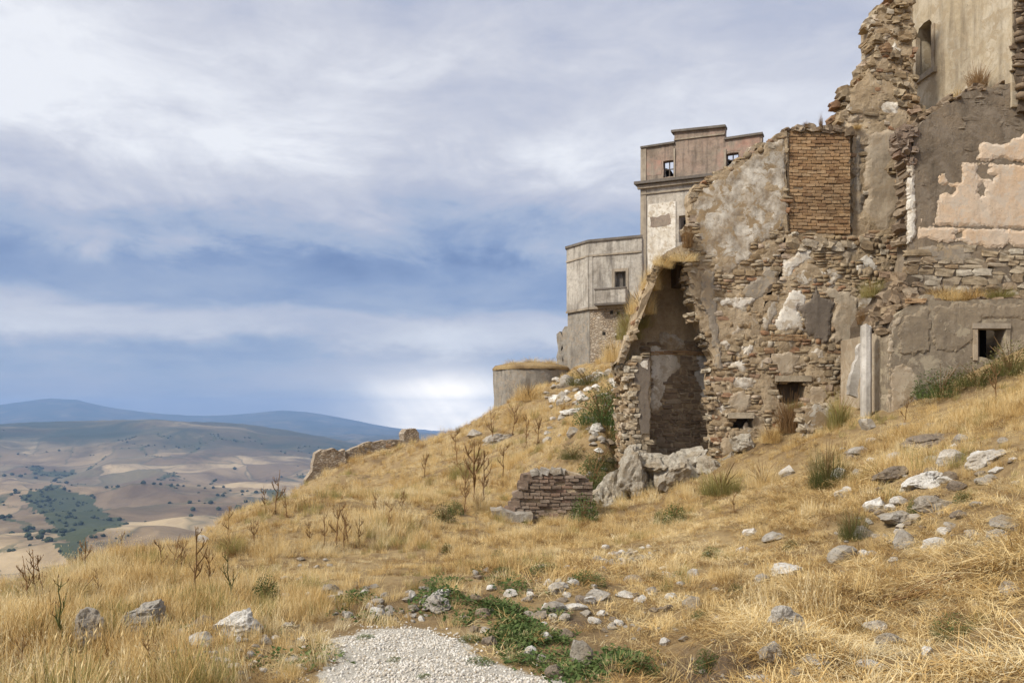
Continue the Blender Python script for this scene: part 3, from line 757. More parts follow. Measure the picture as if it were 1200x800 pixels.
for i, (px, py, r_) in enumerate(SM): A_PATCH.append(('plaster_patch', (M_lime, M_buff, M_white, M_lime)[i % 4], .04, smear(px, py, r_, 700 + i)))
for i, (nm, mt_, tf, lp) in enumerate(A_PATCH[-len(SM):]): slab(nm, PA, [lp], tf, -0.03, mt_, house, jag=0.03, step=0.05, grid=0.065, rough=0.018, seed=720 + i, freq=4, taper=.12)
excl = [q[3] for q in A_PATCH] + [NICHE1, NICHE2]
st = courses(PA, A_OUT, excl, ch=(0.085, 0.19), cw=(0.13, 0.36), seed=11)
ck = np.array(PA.loop(CRACK))
st = [q for q in st if np.min(np.hypot(ck[:, 0] - q[0], ck[:, 1] - q[1])) > 0.10]
lay(PA, st, M_stone, house, 'stone', 300)
lay(PA, edge_stones(PA, [(811, 262), (813, 290), (806, 313), (808, 340), (818, 367), (830, 398), (837, 422), (834, 446), (839, 472), (837, 500), (839, 520), (844, 548)], seed=8, spread=0.09, n_per=3.4, size=(.09, .25)),
    M_stone_pale, house, 'edge_stone', 120, 'rubble')
lay(PA, edge_stones(PA, [(812, 221), (840, 205), (866, 189), (900, 166), (922, 153)], size=(0.12, 0.25), seed=9, spread=0.03, n_per=1.6, proud=(-0.2, 0.03)), M_stone, house, 'edge_stone', 80, 'rubble')
# niche backs
for nm, q in (('niche', NICHE1), ('niche', NICHE2)):
    l = PA.loop(q); us = [p_[0] for p_ in l]; vs = [p_[1] for p_ in l]
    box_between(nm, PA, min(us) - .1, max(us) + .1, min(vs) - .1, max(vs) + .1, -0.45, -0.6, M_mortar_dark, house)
l = PA.loop([(852, 483), (882, 490)]); box_between('lintel', PA, l[0][0], l[1][0], l[1][1], l[0][1], -0.1, 0.14, M_stone_pale, house)
l = PA.loop([(908, 440), (950, 447)]); box_between('lintel', PA, l[0][0], l[1][0], l[1][1], l[0][1], -0.1, 0.07, M_stone_pale, house)
# bricks: string course and the infill panel under the gable
lay(PA, brickwork(PA, [(903, 390), (945, 392), (945, 399), (903, 398)], 0.2, 0.055, seed=5, proud=(0.03, 0.05)), M_brick, house, 'brick', 60, 'brick')
INF = [(924, 151), (928, 149), (960, 152), (985, 154), (998, 155), (998, 274), (924, 274)]
slab('infill_core', PA, [INF], -0.10, -0.5, M_mortar, house, jag=0.01, step=0.1, seed=41)
lay(PA, brickwork(PA, [(926, 153), (998, 156), (998, 272), (926, 272)], 0.25, 0.090, 0.014, seed=6, proud=(-.015, .02), keep=.975), M_brick, house, 'infill_brick', 300, 'brick', t0=-0.065)
l = PA.loop([(922, 148), (1000, 152)])
lay(PA, edge_stones(PA, [(920, 152), (945, 149), (998, 153)], size=(0.15, 0.3), spread=0.02, depth=.4, proud=(-.05, .02), seed=12, n_per=1.5), M_stone_dark, house, 'edge_stone', 30, 'rubble')
lay(PA, edge_stones(PA, [(925, 280), (950, 288), (975, 284), (1000, 288), (1030, 282)], size=(0.2, 0.42), spread=0.07, depth=.4, proud=(0.02, .10), seed=14, n_per=1.5), M_stone_pale, house, 'edge_stone', 40, 'rubble')

# the broken vaulted chamber at its left end
PB = Plane(800, 22.75, 2.0)
slab('chamber_back_wall', PB, [[(728, 430), (745, 380), (775, 300), (812, 280), (860, 280), (860, 560), (736, 560)]], 0.0, -0.4, M_mortar, house, jag=0.02, step=0.2, grid=0.2, rough=0.03, seed=51)
CH_P = [(M_white, [(763, 404), (780, 408), (792, 416), (797, 428), (791, 438), (782, 446), (778, 462), (772, 480), (763, 484)]),
        (M_coldwhite, [(816, 416), (838, 410), (840, 494), (828, 492), (822, 470), (819, 450), (810, 440), (818, 430)]),
        (M_lime, [(772, 388), (790, 392), (806, 404), (800, 412), (786, 408), (774, 402)])]
for i, (mt_, lp) in enumerate(CH_P): slab('plaster_patch', PB, [lp], 0.05, -0.02, mt_, house, jag=0.03, step=0.05, grid=.08, rough=.015, seed=60 + i, taper=.1)
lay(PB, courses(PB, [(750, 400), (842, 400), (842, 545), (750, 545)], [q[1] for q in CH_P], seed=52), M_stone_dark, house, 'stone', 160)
lay(PB, brickwork(PB, [(762, 411), (842, 411), (842, 416), (762, 416)], 0.25, 0.06, seed=55, proud=(0.05, .08)), M_brick, house, 'brick', 40, 'brick')
# vault shell: profile in the wall plane, run back to the rear wall
def extrude_depth(name, pl, outer, inner, t0, t1, mat, parent, seed):
    rs = np.random.default_rng(seed); O = pl.loop(outer); I = pl.loop(inner); k = len(O); ts = np.linspace(t0, t1, 8); V = []; Fc = []
    for j, t_ in enumerate(ts):
        for (u, v) in O: V.append(pl.at(u + rs.normal(0, .03), v + rs.normal(0, .03), t_ + (rs.normal(0, .06) if j == 0 else 0)))
        for (u, v) in I: V.append(pl.at(u + rs.normal(0, .025), v + rs.normal(0, .025), t_ + (rs.normal(0, .06) if j == 0 else 0)))
    for j in range(len(ts) - 1):
        a = j * 2 * k; c_ = a + 2 * k
        for i in range(k - 1):
            Fc.append((a + i, a + i + 1, c_ + i + 1, c_ + i)); Fc.append((a + k + i, c_ + k + i, c_ + k + i + 1, a + k + i + 1))
    for a in (0, (len(ts) - 1) * 2 * k):
        for i in range(k - 1): Fc.append((a + i, a + k + i, a + k + i + 1, a + i + 1))
    e = (len(ts) - 1) * 2 * k
    return part(name, V, Fc, mat, parent)
V_OUT = [(724, 424), (733, 400), (744, 376), (752, 352), (760, 332), (768, 312), (782, 296), (798, 288), (813, 286)]
V_IN = [(731, 424), (739, 402), (749, 378), (757, 355), (765, 336), (773, 318), (785, 306), (799, 301), (812, 306)]
extrude_depth('vault', PA, V_OUT, V_IN, 0.02, -1.35, M_mortar, house, 70)
lay(PA, edge_stones(PA, [(728, 420), (738, 398), (748, 372), (757, 346), (766, 322), (778, 305), (795, 298)], size=(0.10, 0.24), spread=0.035, depth=.3, proud=(0.0, 0.1), seed=71, n_per=1.8), M_stone, house, 'vault_stone', 60, 'rubble')
# unseen ceiling and side, added to keep light out of the chamber
l = PA.loop([(800, 300), (1000, 330)]); box_between('light_block_ceiling', PA, l[0][0], l[1][0], l[1][1], l[0][1], -0.66, -1.4, M_mortar_dark, house)
l = PA.loop([(850, 320), (875, 575)]); box_between('light_block_side', PA, l[0][0], l[1][0], l[1][1], l[0][1], -0.66, -1.4, M_mortar_dark, house)
# left pier
PIER = [(733, 424), (741, 420), (762, 414), (762, 560), (736, 560), (741, 520), (736, 500), (741, 470), (738, 445)]
slab('pier', PA, [PIER], -0.05, -1.7, M_mortar, house, jag=0.03, step=0.12, grid=0.2, rough=0.03, seed=75)
slab('plaster_patch', PA, [[(742, 426), (761, 418), (761, 508), (750, 510), (747, 470), (743, 450)]], 0.0, -0.08, M_darkgrey, house, jag=0.02, step=0.07, seed=76)
slab('plaster_patch', PA, [[(748, 425), (759, 422), (759, 433), (752, 430)]], 0.012, -0.05, M_white, house, jag=0.015, step=0.05, seed=77)
lay(PA, courses(PA, PIER, [[(743, 424), (764, 416), (764, 512), (747, 512), (746, 450)]], cw=(0.12, .25), seed=78, fringe=.04), M_stone_pale, house, 'stone', 60)
lay(PA, edge_stones(PA, [(734, 424), (740, 447), (741, 470), (737, 500), (742, 520), (737, 556)], seed=79, size=(.14, .3), spread=.05, n_per=2.0, proud=(-.3, .08)), M_stone_pale, house, 'edge_stone', 60, 'rubble')
for k_, pr_ in enumerate(((-.75, -.4), (-1.15, -.8), (-1.6, -1.2))):
    lay(PA, edge_stones(PA, [(734, 424), (738, 447), (739, 470), (736, 500), (740, 520), (737, 556)], seed=300 + k_, size=(.14, .3), spread=.04, n_per=2.2, proud=pr_, depth=.35), M_stone, house, 'edge_stone', 60, 'rubble')

# ------------------------------------------------------------------ the tall ruin at the top right
PT = Plane(1030, 21.9, 0.0)
tall = thing('tall_ruin', tuple(PT.at(0, 0)), 'tall jagged ruin with arched window and peach plastered inner wall, highest of the ruins', 'ruin')
B_OUT = [(1085, 300), (996, 300), (998, 270), (999, 160), (986, 156), (984, 142), (994, 126), (993, 112), (1004, 100), (1017, 86), (1018, 76), (1027, 63), (1027, 45), (1026, 22), (1036, 10), (1046, 2), (1060, -14), (1071, -20), (1071, 108), (1084, 130)]
slab('wall', PT, [B_OUT], 0.03, -0.9, M_mortar, tall, jag=0.05, step=0.16, grid=0.11, rough=0.09, seed=81, freq=2.2)
B_P = [(M_buff, [(1011, 158), (1025, 152), (1040, 150), (1051, 156), (1054, 172), (1050, 190), (1056, 205), (1058, 225), (1054, 245), (1046, 262), (1040, 275), (1026, 273), (1016, 262), (1012, 250), (1016, 230), (1010, 205), (1013, 180)]),
       (M_white, [(1021, 118), (1032, 116), (1046, 119), (1064, 116), (1067, 122), (1054, 128), (1050, 138), (1044, 136), (1030, 131), (1024, 126)]),
       (M_grey, [(999, 160), (1008, 155), (1012, 180), (1008, 205), (1014, 230), (1010, 262), (1000, 270)])]
for i, (mt_, lp) in enumerate(B_P): slab('plaster_patch', PT, [lp], 0.07, -0.04, mt_, tall, jag=0.04, step=0.05, grid=.07, rough=.025, seed=90 + i, taper=.14)
for i, (px, py, r_) in enumerate([(1040, 90, 9), (1012, 118, 8), (1050, 60, 8), (1058, 130, 9), (1036, 40, 7), (1000, 140, 7), (1064, 100, 7), (1060, 20, 7)]):
    B_P.append(((M_lime, M_buff)[i % 2], smear(px, py, r_, 760 + i))); slab('plaster_patch', PT, [B_P[-1][1]], .06, -.03, B_P[-1][0], tall, jag=.03, step=.05, grid=.07, rough=.03, seed=770 + i, taper=.14)
lay(PT, courses(PT, B_OUT, [q[1] for q in B_P], ch=(.08, .19), cw=(.12, .36), proud=(-.02, .07), seed=83, wave=.09), M_stone, tall, 'stone', 260)
lay(PT, edge_stones(PT, [(986, 155), (985, 141), (994, 125), (994, 111), (1005, 99), (1018, 84), (1019, 74), (1028, 61), (1027, 44), (1027, 22), (1038, 9), (1050, -1)], seed=84, size=(.10, .30), spread=.07, n_per=3.4, proud=(-.4, .08)), M_stone, tall, 'edge_stone', 140, 'rubble')
lay(PT, edge_stones(PT, [(1062, 5), (1052, 30), (1045, 55), (1060, 80), (1050, 100), (1066, 140), (1060, 160), (1058, 200), (1060, 250)], seed=85, size=(.12, .36), spread=.2, n_per=2.4, proud=(.02, .16)), M_stone, tall, 'edge_stone', 90, 'rubble')
# inner wall with the window, running towards us
pA = P(1073, 0, 23.6); pA[2] = 0; dirn = np.array([0.10, -0.995, 0]); dirn /= np.linalg.norm(dirn)
PW = Plane(1073, 23.6, 0); PW.u = dirn; PW.n = np.array([dirn[1], -dirn[0], 0.0]); PW.th = math.atan2(dirn[1], dirn[0])
WIN = [(1074, 92), (1074, 48), (1077, 34), (1083, 27), (1089, 23), (1092, 26), (1092.5, 40), (1092.5, 81)]
W_OUT = [(1060, 160), (1060, -60), (1110, -60), (1186, -60), (1186, 125), (1150, 150), (1100, 170)]
slab('window_wall', PW, [W_OUT, WIN], 0.0, -0.75, M_ochre, tall, jag=0.0, grid=.2, rough=.02, seed=95)
wl = PW.loop(WIN); us = [p_[0] for p_ in wl]; vs = [p_[1] for p_ in wl]
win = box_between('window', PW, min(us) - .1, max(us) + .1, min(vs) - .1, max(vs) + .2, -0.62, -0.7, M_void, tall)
s0 = PW.uv(1072, 99)[1]; box_between('sill', PW, min(us) - .12, max(us) + .2, min(vs) - .16, min(vs) + .0, -0.3, 0.09, M_trim, win)
for (u0, u1) in ((min(us) - .0, min(us) + .03), (max(us), max(us) + .13)):
    box_between('frame', PW, u0, u1, min(vs), max(vs) - .25, -0.1, 0.04, M_buff, win)
lay(PW, brickwork(PW, [(min(us), min(vs)), (min(us) + .02, min(vs)), (min(us) + .02, max(vs)), (min(us), max(vs))], uv=True, seed=4), M_white, tall, 'brick', 4, 'brick')
# broken end of that wall nearest to us
PN = Plane(1192, 19.6, 0)
slab('broken_wall_end', PN, [[(1190, -60), (1380, -60), (1380, 140), (1194, 130), (1190, 92), (1192, 60), (1189, 30)]], 0, -0.2, M_mortar_dark, tall, jag=.05, step=.14, grid=.2, rough=.07, seed=97)
lay(PN, courses(PN, [(1192, -30), (1370, -30), (1370, 130), (1194, 120)], seed=98, depth=.15, proud=(0, .1)), M_stone_dark, tall, 'stone', 60)
# peach wall below it
PC = Plane(1130, 19.7, 1.5)
C_OUT = [(1064, 350), (1066, 290), (1064, 190), (1070, 172), (1073, 152), (1082, 140), (1100, 127), (1118, 118), (1128, 108), (1150, 104), (1172, 102), (1190, 92), (1215, 86), (1260, 84), (1330, 100), (1420, 90), (1420, 360), (1064, 360)]
HOLE = [(1158, 308), (1165, 308), (1166, 316), (1158, 317)]
slab('room_wall', PC, [C_OUT, HOLE], 0.0, -0.6, M_smoky, tall, jag=.03, step=.14, grid=.2, rough=.025, seed=101)
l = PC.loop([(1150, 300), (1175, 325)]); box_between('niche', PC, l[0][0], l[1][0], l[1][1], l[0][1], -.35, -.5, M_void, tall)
C_P = [('plaster_patch', M_peach, .035, [[(1148, 170), (1153, 165), (1160, 167), (1166, 169), (1180, 167), (1190, 162), (1200, 157), (1420, 140), (1420, 204), (1200, 191), (1165, 187), (1144, 188), (1147, 180)]]),
       ('plaster_patch', M_peach, .03, [[(1076, 262), (1080, 255), (1087, 262), (1095, 262), (1097, 246), (1101, 232), (1106, 226), (1116, 228), (1119, 221), (1110, 217), (1101, 215), (1100, 206), (1107, 203), (1112, 214), (1126, 214), (1129, 203), (1127, 190.5), (1146, 190.5), (1200, 194), (1420, 206), (1420, 276), (1195, 268), (1150, 266), (1090, 263.5)],
                                      [(1145, 195), (1149, 190.8), (1158, 192), (1160, 197), (1157, 203), (1168, 207), (1163, 211), (1152, 210), (1144, 202)], [(1147, 218), (1152, 214), (1155, 221), (1153, 229), (1149, 231), (1146, 226)]]),
       ('plaster_patch', M_peach, .03, [[(1076, 266), (1090, 265.5), (1150, 268), (1195, 270), (1420, 278), (1420, 297), (1190, 290), (1182, 284), (1176, 290), (1135, 288), (1128, 283), (1100, 284), (1076, 280)],
                                      [(1117, 274), (1122, 269.5), (1128, 272), (1127, 279), (1120, 279.5)]]),
       ('corner_render', M_white, .05, [[(1063, 190), (1072, 188), (1073, 230), (1073, 272), (1068, 284), (1063, 286)]]),
       ('plaster_patch', M_grey, .02, [[(1076, 290), (1128, 286), (1136, 292), (1138, 304), (1120, 308), (1092, 306), (1080, 300)]])]
for i, (nm, mt_, tf, lps) in enumerate(C_P): slab(nm, PC, lps, tf, -.02, mt_, tall, jag=.025, step=.04, grid=.07, rough=.008, seed=110 + i, taper=.06)
lay(PC, courses(PC, [(1076, 150), (1100, 132), (1130, 112), (1190, 98), (1250, 92), (1250, 150), (1200, 156), (1150, 164), (1140, 188), (1124, 192), (1100, 225), (1078, 250)], [q[3][0] for q in C_P[:2]], ch=(.10, .2), cw=(.16, .42), proud=(-.03, .012), skip=.35, seed=117), M_smoky, tall, 'stone', 120)
lay(PC, courses(PC, [(1066, 289), (1250, 294), (1420, 300), (1420, 352), (1066, 352)], [C_P[4][3][0], HOLE], ch=(.12, .24), cw=(.2, .55), seed=118), M_stone_pale, tall, 'stone', 200)
lay(PC, edge_stones(PC, [(1065, 290), (1066, 230), (1065, 190), (1071, 170), (1074, 152), (1083, 139), (1101, 126), (1119, 117), (1129, 107), (1150, 103), (1173, 101), (1191, 91), (1220, 86)], size=(.12, .3), spread=.04, seed=119, n_per=1.6, proud=(-.3, .06)), M_stone_dark, tall, 'edge_stone', 90, 'rubble')
lay(PC, edge_stones(PC, [(1064, 192), (1062, 150), (1066, 170), (1070, 150)], size=(.15, .3), spread=.08, seed=120, n_per=3, proud=(0, .1)), M_brick_grey, tall, 'edge_stone', 40, 'rubble')
# floor of the upper room and the mass behind
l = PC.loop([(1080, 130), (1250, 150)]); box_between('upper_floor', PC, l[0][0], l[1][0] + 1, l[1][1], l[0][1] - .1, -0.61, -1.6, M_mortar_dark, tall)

# ------------------------------------------------------------------ the low building at the foot of the tall ruin
PD = Plane(1100, 18.3, 0.0)
low = thing('outbuilding', tuple(PD.at(0, 0)), 'low brown rendered outbuilding with small dark window, below the peach wall', 'ruin')
D_OUT = [(1040, 540), (1040, 400), (1042, 384), (1049, 370), (1062, 360), (1078, 355), (1084, 345), (1094, 346), (1096, 352), (1130, 353), (1160, 351), (1190, 350), (1250, 352), (1420, 348), (1420, 520), (1100, 520)]
DWIN = [(1145.5, 385), (1178, 386), (1176, 422), (1145, 418)]
slab('wall', PD, [D_OUT, DWIN], 0.0, -0.4, M_brown, low, jag=.018, step=.1, grid=.1, rough=.022, seed=131)
D_P = [(M_buff, [(1041, 500), (1041, 400), (1045, 382), (1053, 372), (1060, 368), (1050, 382), (1046, 396), (1045, 430), (1046, 500)]),
       (M_buff, [(1044, 430), (1058, 426), (1070, 434), (1078, 446), (1074, 462), (1060, 470), (1050, 490), (1043, 500)]),
       (M_brown2, [(1096, 358), (1150, 356), (1200, 356), (1200, 375), (1150, 372), (1140, 400), (1120, 412), (1098, 410), (1092, 390)]),
       (M_brown, [(1100, 378), (1118, 374), (1130, 380), (1138, 386), (1134, 396), (1122, 398), (1110, 390)]),
       (M_brown2, [(1052, 388), (1060, 372), (1082, 362), (1090, 358), (1089, 410), (1070, 416), (1052, 414)])]
for i, (mt_, lp) in enumerate(D_P): slab('plaster_patch', PD, [lp], .016 + .003 * i, -.02, mt_, low, jag=.03, step=.05, grid=.07, rough=.006, seed=140 + i, taper=.025)
l = PD.loop(DWIN); us = [q[0] for q in l]; vs = [q[1] for q in l]
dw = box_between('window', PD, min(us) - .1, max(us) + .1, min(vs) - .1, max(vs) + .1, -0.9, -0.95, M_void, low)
box_between('lintel', PD, min(us) - .12, max(us) + .1, max(vs), max(vs) + .12, -.3, .05, M_trim, dw)
box_between('jamb', PD, min(us) - .1, min(us), min(vs), max(vs), -.3, .035, M_buff, dw)
box_between('jamb', PD, max(us), max(us) + .1, min(vs), max(vs), -.3, .03, M_brown, dw)
box_between('window_bar', PD, min(us) + .12, min(us) + .17, min(vs), max(vs), -.25, -.2, M_wood, dw)
l = PD.loop([(1060, 352), (1420, 360)]); box_between('roof_slab', PD, l[0][0], l[1][0], l[1][1], l[0][1] - .02, -0.41, -2.6, M_mortar, low)
l = PD.loop([(1040, 356), (1045, 540)]); box_between('side_wall', PD, l[0][0], l[1][0], l[1][1], l[0][1] - .6, -0.41, -2.6, M_buff, low)
lay(PD, edge_stones(PD, [(1041, 388), (1048, 370), (1062, 358), (1080, 352), (1050, 372)], size=(.12, .28), spread=.05, seed=150, n_per=2, proud=(-.3, .05)), M_stone_dark, low, 'edge_stone', 40, 'rubble')
lay(PD, brickwork(PD, [(1062, 350), (1086, 348), (1086, 353), (1062, 356)], .25, .06, seed=151, proud=(.02, .05)), M_brick, low, 'brick', 20, 'brick')
lay(PD, edge_stones(PD, [(1100, 351), (1140, 352), (1200, 349), (1230, 350)], size=(.1, .24), spread=.03, seed=152, n_per=1.2, proud=(-.5, .0)), M_stone_dark, low, 'edge_stone', 40, 'rubble')
lay(PD, edge_stones(PD, [(1095, 420), (1120, 416), (1160, 424)], size=(.1, .24), spread=.05, seed=153, n_per=1.2, proud=(-.1, .03)), M_stone, low, 'edge_stone', 30, 'rubble')
# white pillar standing free, with a broken slab leaning behind it
pc = P(1015, 500, 18.6)
pil = thing('white_pillar', (pc[0], pc[1], ground(pc[0], pc[1]) - .1), 'slim white plastered pillar standing beside the low brown outbuilding', 'pillar')
top = (HY - 380) / F * 18.6; zb = float(ground(pc[0], pc[1])) - .2
V = []; Fc = []; rs = np.random.default_rng(3); hs = np.linspace(zb, top, 12)
for k, z in enumerate(hs):
    for j in range(8):
        a = j * math.pi / 4 + math.pi / 8; r_ = .125 * (1 + rs.normal(0, .03)); zz = z + (rs.uniform(-.12, .05) if k == 11 else 0)
        sq = 1.0 / max(abs(math.cos(a)), abs(math.sin(a))) * .93
        V.append((pc[0] + r_ * sq * math.cos(a), pc[1] + r_ * sq * math.sin(a), zz))
for k in range(11):
    for j in range(8): Fc.append((k * 8 + j, k * 8 + (j + 1) % 8, k * 8 + 8 + (j + 1) % 8, k * 8 + 8 + j))
Fc.append(tuple(range(88, 96)))
part('shaft', V, Fc, M_coldwhite, pil)
PS = Plane(1000, 19.4, 0)
lean = thing('leaning_slab', tuple(PS.at(0, (HY - 470) / F * 19.4)), 'broken pale plaster slab leaning against the stone wall beside the white pillar', 'slab')
slab('slab', PS, [[(993, 462), (994, 448), (999, 430), (1004, 408), (1009, 402), (1010, 418), (1006, 445), (1004, 466)]], .08, -.08, M_coldwhite, lean, jag=.02, step=.08, seed=155)
# fallen masonry between the house and the outbuilding
fm = thing('fallen_masonry', tuple(P(1030, 360, 19.6)), 'dark heap of fallen masonry sliding down above the white pillar', 'rubble')
PF = Plane(1030, 19.7, 0)
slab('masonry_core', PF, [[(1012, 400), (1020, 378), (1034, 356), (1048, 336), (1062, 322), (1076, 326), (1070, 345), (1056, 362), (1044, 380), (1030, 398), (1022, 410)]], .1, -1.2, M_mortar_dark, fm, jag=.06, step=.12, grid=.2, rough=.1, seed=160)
lay(PF, edge_stones(PF, [(1018, 390), (1030, 368), (1044, 348), (1060, 330), (1056, 350), (1040, 372), (1026, 392), (1050, 345), (1066, 335), (1036, 362)], size=(.16, .42), spread=.12, seed=161, n_per=2, depth=.4, proud=(.05, .3)), M_stone_dark, fm, 'stone', 80, 'rubble')

# ------------------------------------------------------------------ the palazzo and the tower behind
PE = Plane(790, 66.0, -26.0)
pal = thing('palazzo', tuple(PE.at(0, 8)), 'tall roofless palazzo with faded pink attic and two small windows, behind the gabled house', 'palazzo')
W1 = [(777, 189), (790, 187.5), (790, 207), (777, 208.5)]; W2 = [(851, 180.5), (865.5, 178.5), (865.5, 193), (851, 195)]
E_OUT = [(751.5, 213), (751.5, 174), (790, 168), (790, 154), (850, 147.5), (850, 163), (893, 156.5), (893, 200.5), (835, 206)]
slab('attic_wall', PE, [E_OUT, W1, W2], 0.0, -0.6, M_attic, pal, seed=170, grid=.5, rough=.05, jag=.035, step=.45)
slab('pink_panel', PE, [[(853, 164), (890, 158), (890, 190), (868, 194), (868, 176), (849, 178), (849, 200), (840, 201), (840, 175), (853, 172)]], .03, -.01, M_pink, pal, jag=.05, step=.3, seed=171)
slab('pink_panel', PE, [[(753, 184), (775, 188), (775, 204), (766, 206), (753, 206)]], .03, -.01, M_pink, pal, jag=.05, step=.3, seed=172)
DOOR = [(795.5, 253), (812, 251), (812, 282), (795.5, 284)]
slab('main_wall', PE, [[(750.5, 450), (750.5, 216), (835, 207), (893, 201), (893, 450)], DOOR], 0.02, -0.6, M_palazzo, pal, seed=173, grid=.9, rough=.02)
def strip(name, pl, x0, y0, x1, y1, hpx, tf, mat, parent, tb=-.05):
    a = pl.uv(x0, y0); b_ = pl.uv(x1, y1); h = hpx / F * 66
    return slab(name, pl, [[a, b_, (b_[0], b_[1] + h), (a[0], a[1] + h)]], tf, tb, mat, parent, uv=True)
strip('cornice', PE, 745, 218, 894, 202, 3.2, .55, M_coping, pal, -.6); strip('cornice_moulding', PE, 748, 222.5, 893, 206, 4, .3, M_trim, pal)
strip('string_course', PE, 751, 229, 893, 213, 2.0, .14, M_trim, pal)
strip('coping', PE, 751, 174.5, 790.5, 168.5, 2.2, .18, M_coping, pal, -.65); strip('coping', PE, 787, 156, 850.5, 149.5, 2.6, .22, M_coping, pal, -.65); strip('coping', PE, 849, 164.5, 894, 158, 2.4, .2, M_coping, pal, -.65)
strip('attic_moulding', PE, 790, 165, 849, 158, 1.6, .1, M_trim, pal)
for x0, x1 in ((751, 757.5), (789.5, 791.5), (848.5, 851)):
    a = PE.uv(x0, 214 if x0 > 752 else 330); b_ = PE.uv(x1, 170); slab('pilaster', PE, [[(a[0], a[1]), (b_[0], a[1]), (b_[0], b_[1] - .3), (a[0], b_[1] - .3)]], .09, -.02, M_trim, pal, uv=True)
a = PE.uv(759.5, 330); b_ = PE.uv(792, 236); slab('wall_panel', PE, [[(a[0], a[1]), (b_[0], a[1]), (b_[0], b_[1]), (a[0], b_[1])]], .07, -.01, M_white, pal, uv=True, grid=.8)
slab('plaster_patch', PE, [[(762, 255), (775, 253), (784, 250), (786, 262), (776, 266), (762, 266)]], .085, .05, M_attic, pal, jag=.06, step=.3, seed=175)
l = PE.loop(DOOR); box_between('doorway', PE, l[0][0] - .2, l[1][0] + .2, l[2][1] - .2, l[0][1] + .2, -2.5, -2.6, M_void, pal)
for Wn in (W1, W2):
    l = PE.loop(Wn); u0, u1 = l[0][0], l[1][0]; v0, v1 = l[2][1], l[0][1]
    wf = box_between('window', PE, u0, u1, v0, v0 + .07, -.4, -.2, M_wood, pal)
    box_between('frame', PE, u0, u0 + .08, v0 + .07, v1 - .07, -.4, -.3, M_wood, wf); box_between('frame', PE, u1 - .08, u1, v0 + .07, v1 - .07, -.4, -.3, M_wood, wf)
    box_between('frame', PE, u0, u1, v1 - .07, v1, -.4, -.3, M_wood, wf); box_between('bar', PE, (u0 + u1) / 2 - .04, (u0 + u1) / 2 + .04, v0 + .07, v1 - .07, -.39, -.32, M_wood, wf)
    box_between('bar', PE, u0 + .08, u1 - .08, v0 + .5 * (v1 - v0), v0 + .5 * (v1 - v0) + .07, -.38, -.31, M_wood, wf)
    hi_ = v0 + .55 * (v1 - v0); slab('rubble_fill', PE, [[(u0 - .1, v0 - .3), (u1 + .1, v0 - .3), (u1 + .1, v0 + .2), (u0 + .5 * (u1 - u0), hi_ - .1), (u0 + .2, hi_ + .3), (u0 - .1, hi_ + .4)]], -1.2, -1.6, M_void, wf, uv=True, jag=.04, step=.2)
a = PE.uv(751.5, 450); b_ = PE.uv(751.5, 174); box_between('side_wall', PE, a[0] + .02, a[0] + .6, a[1], b_[1] - .2, -.61, -9, M_palazzo, pal)
box_between('back_wall', PE, a[0], a[0] + 11, a[1], b_[1] - 3.6, -9, -9.5, M_attic, pal)

# the tower with the balcony: three visible faces of a many-sided plan
PFr = Plane(690, 57.0, -24.0)
tow = thing('balcony_tower', tuple(PFr.at(0, 3)), 'pale many-sided tower block with small balcony, left of the palazzo', 'tower')
zF = lambda y, D: (HY - y) / F * D
dl = np.array([-math.sin(R(36)), math.cos(R(36)), 0])      # the left face runs back
c0 = PFr.o.copy(); uR = PFr.uv(752, 300)[0]; cR = PFr.at(uR, 0); cL = P(664, 290, 59.2); cL[2] = 0
cB = cL + np.array([1.2, 5.5, 0]); cB2 = cR + np.array([1.0, 7.0, 0])
plan = [cL, c0, cR, cB2, cB]
def prism(name, plan, z0, z1, mat, parent, out_=0.0, cap=True):
    cen = np.mean(plan, 0); q = [p_ + (p_ - cen) / np.linalg.norm(p_ - cen) * out_ for p_ in plan]; k = len(q)
    V = [(p_[0], p_[1], z0) for p_ in q] + [(p_[0], p_[1], z1) for p_ in q]
    Fc = [(i, (i + 1) % k, (i + 1) % k + k, i + k) for i in range(k)]
    if cap: Fc += [tuple(range(k, 2 * k)), tuple(range(k - 1, -1, -1))]
    return part(name, V, Fc, mat, parent)
zt = PFr.uv(690, 284)[1]; zm_ = PFr.uv(690, 361)[1]; zc_ = PFr.uv(690, 300)[1]
PFl = Plane(664, 59.2, 0); PFl.u = (c0 - cL) / np.linalg.norm(c0 - cL); PFl.n = np.array([PFl.u[1], -PFl.u[0], 0]); PFl.o = cL; PFl.th = math.atan2(PFl.u[1], PFl.u[0])
FW = [(720.5, 318.5), (733.5, 317.5), (733.5, 342), (720.5, 343)]
lw = np.linalg.norm(c0 - cL)
def rect(u0, u1, v0, v1): return [(u0, v0), (u1, v0), (u1, v1), (u0, v1)]
slab('front_wall', PFr, [rect(0, uR, zm_, zt), PFr.loop(FW)], 0, -.5, M_tower, tow, uv=True, grid=.5, rough=.05, jag=.03, step=.4, seed=180)
slab('corner_wall', PFl, [rect(0, lw, zm_, zt)], 0, -.5, M_tower, tow, uv=True, grid=.7, rough=.03, seed=181)
slab('lower_wall', PFr, [rect(.02, uR, -2, zm_)], -.08, -.6, M_farstone, tow, uv=True, grid=.5, rough=.06, seed=182)
slab('lower_corner_wall', PFl, [rect(0, lw + .02, -2, zm_)], -.08, -.6, M_bastion, tow, uv=True, grid=.5, rough=.05, seed=183)
prism('coping', [cL, c0, cR, cB2, cB], zt, zt + .17, M_coping, tow, .12)
prism('rear_walls', [cL + (.5, .6, 0), c0 + (.1, .6, 0), cR + (-.1, .6, 0), cB2, cB], -2, zt - .05, M_tower, tow, -.15)
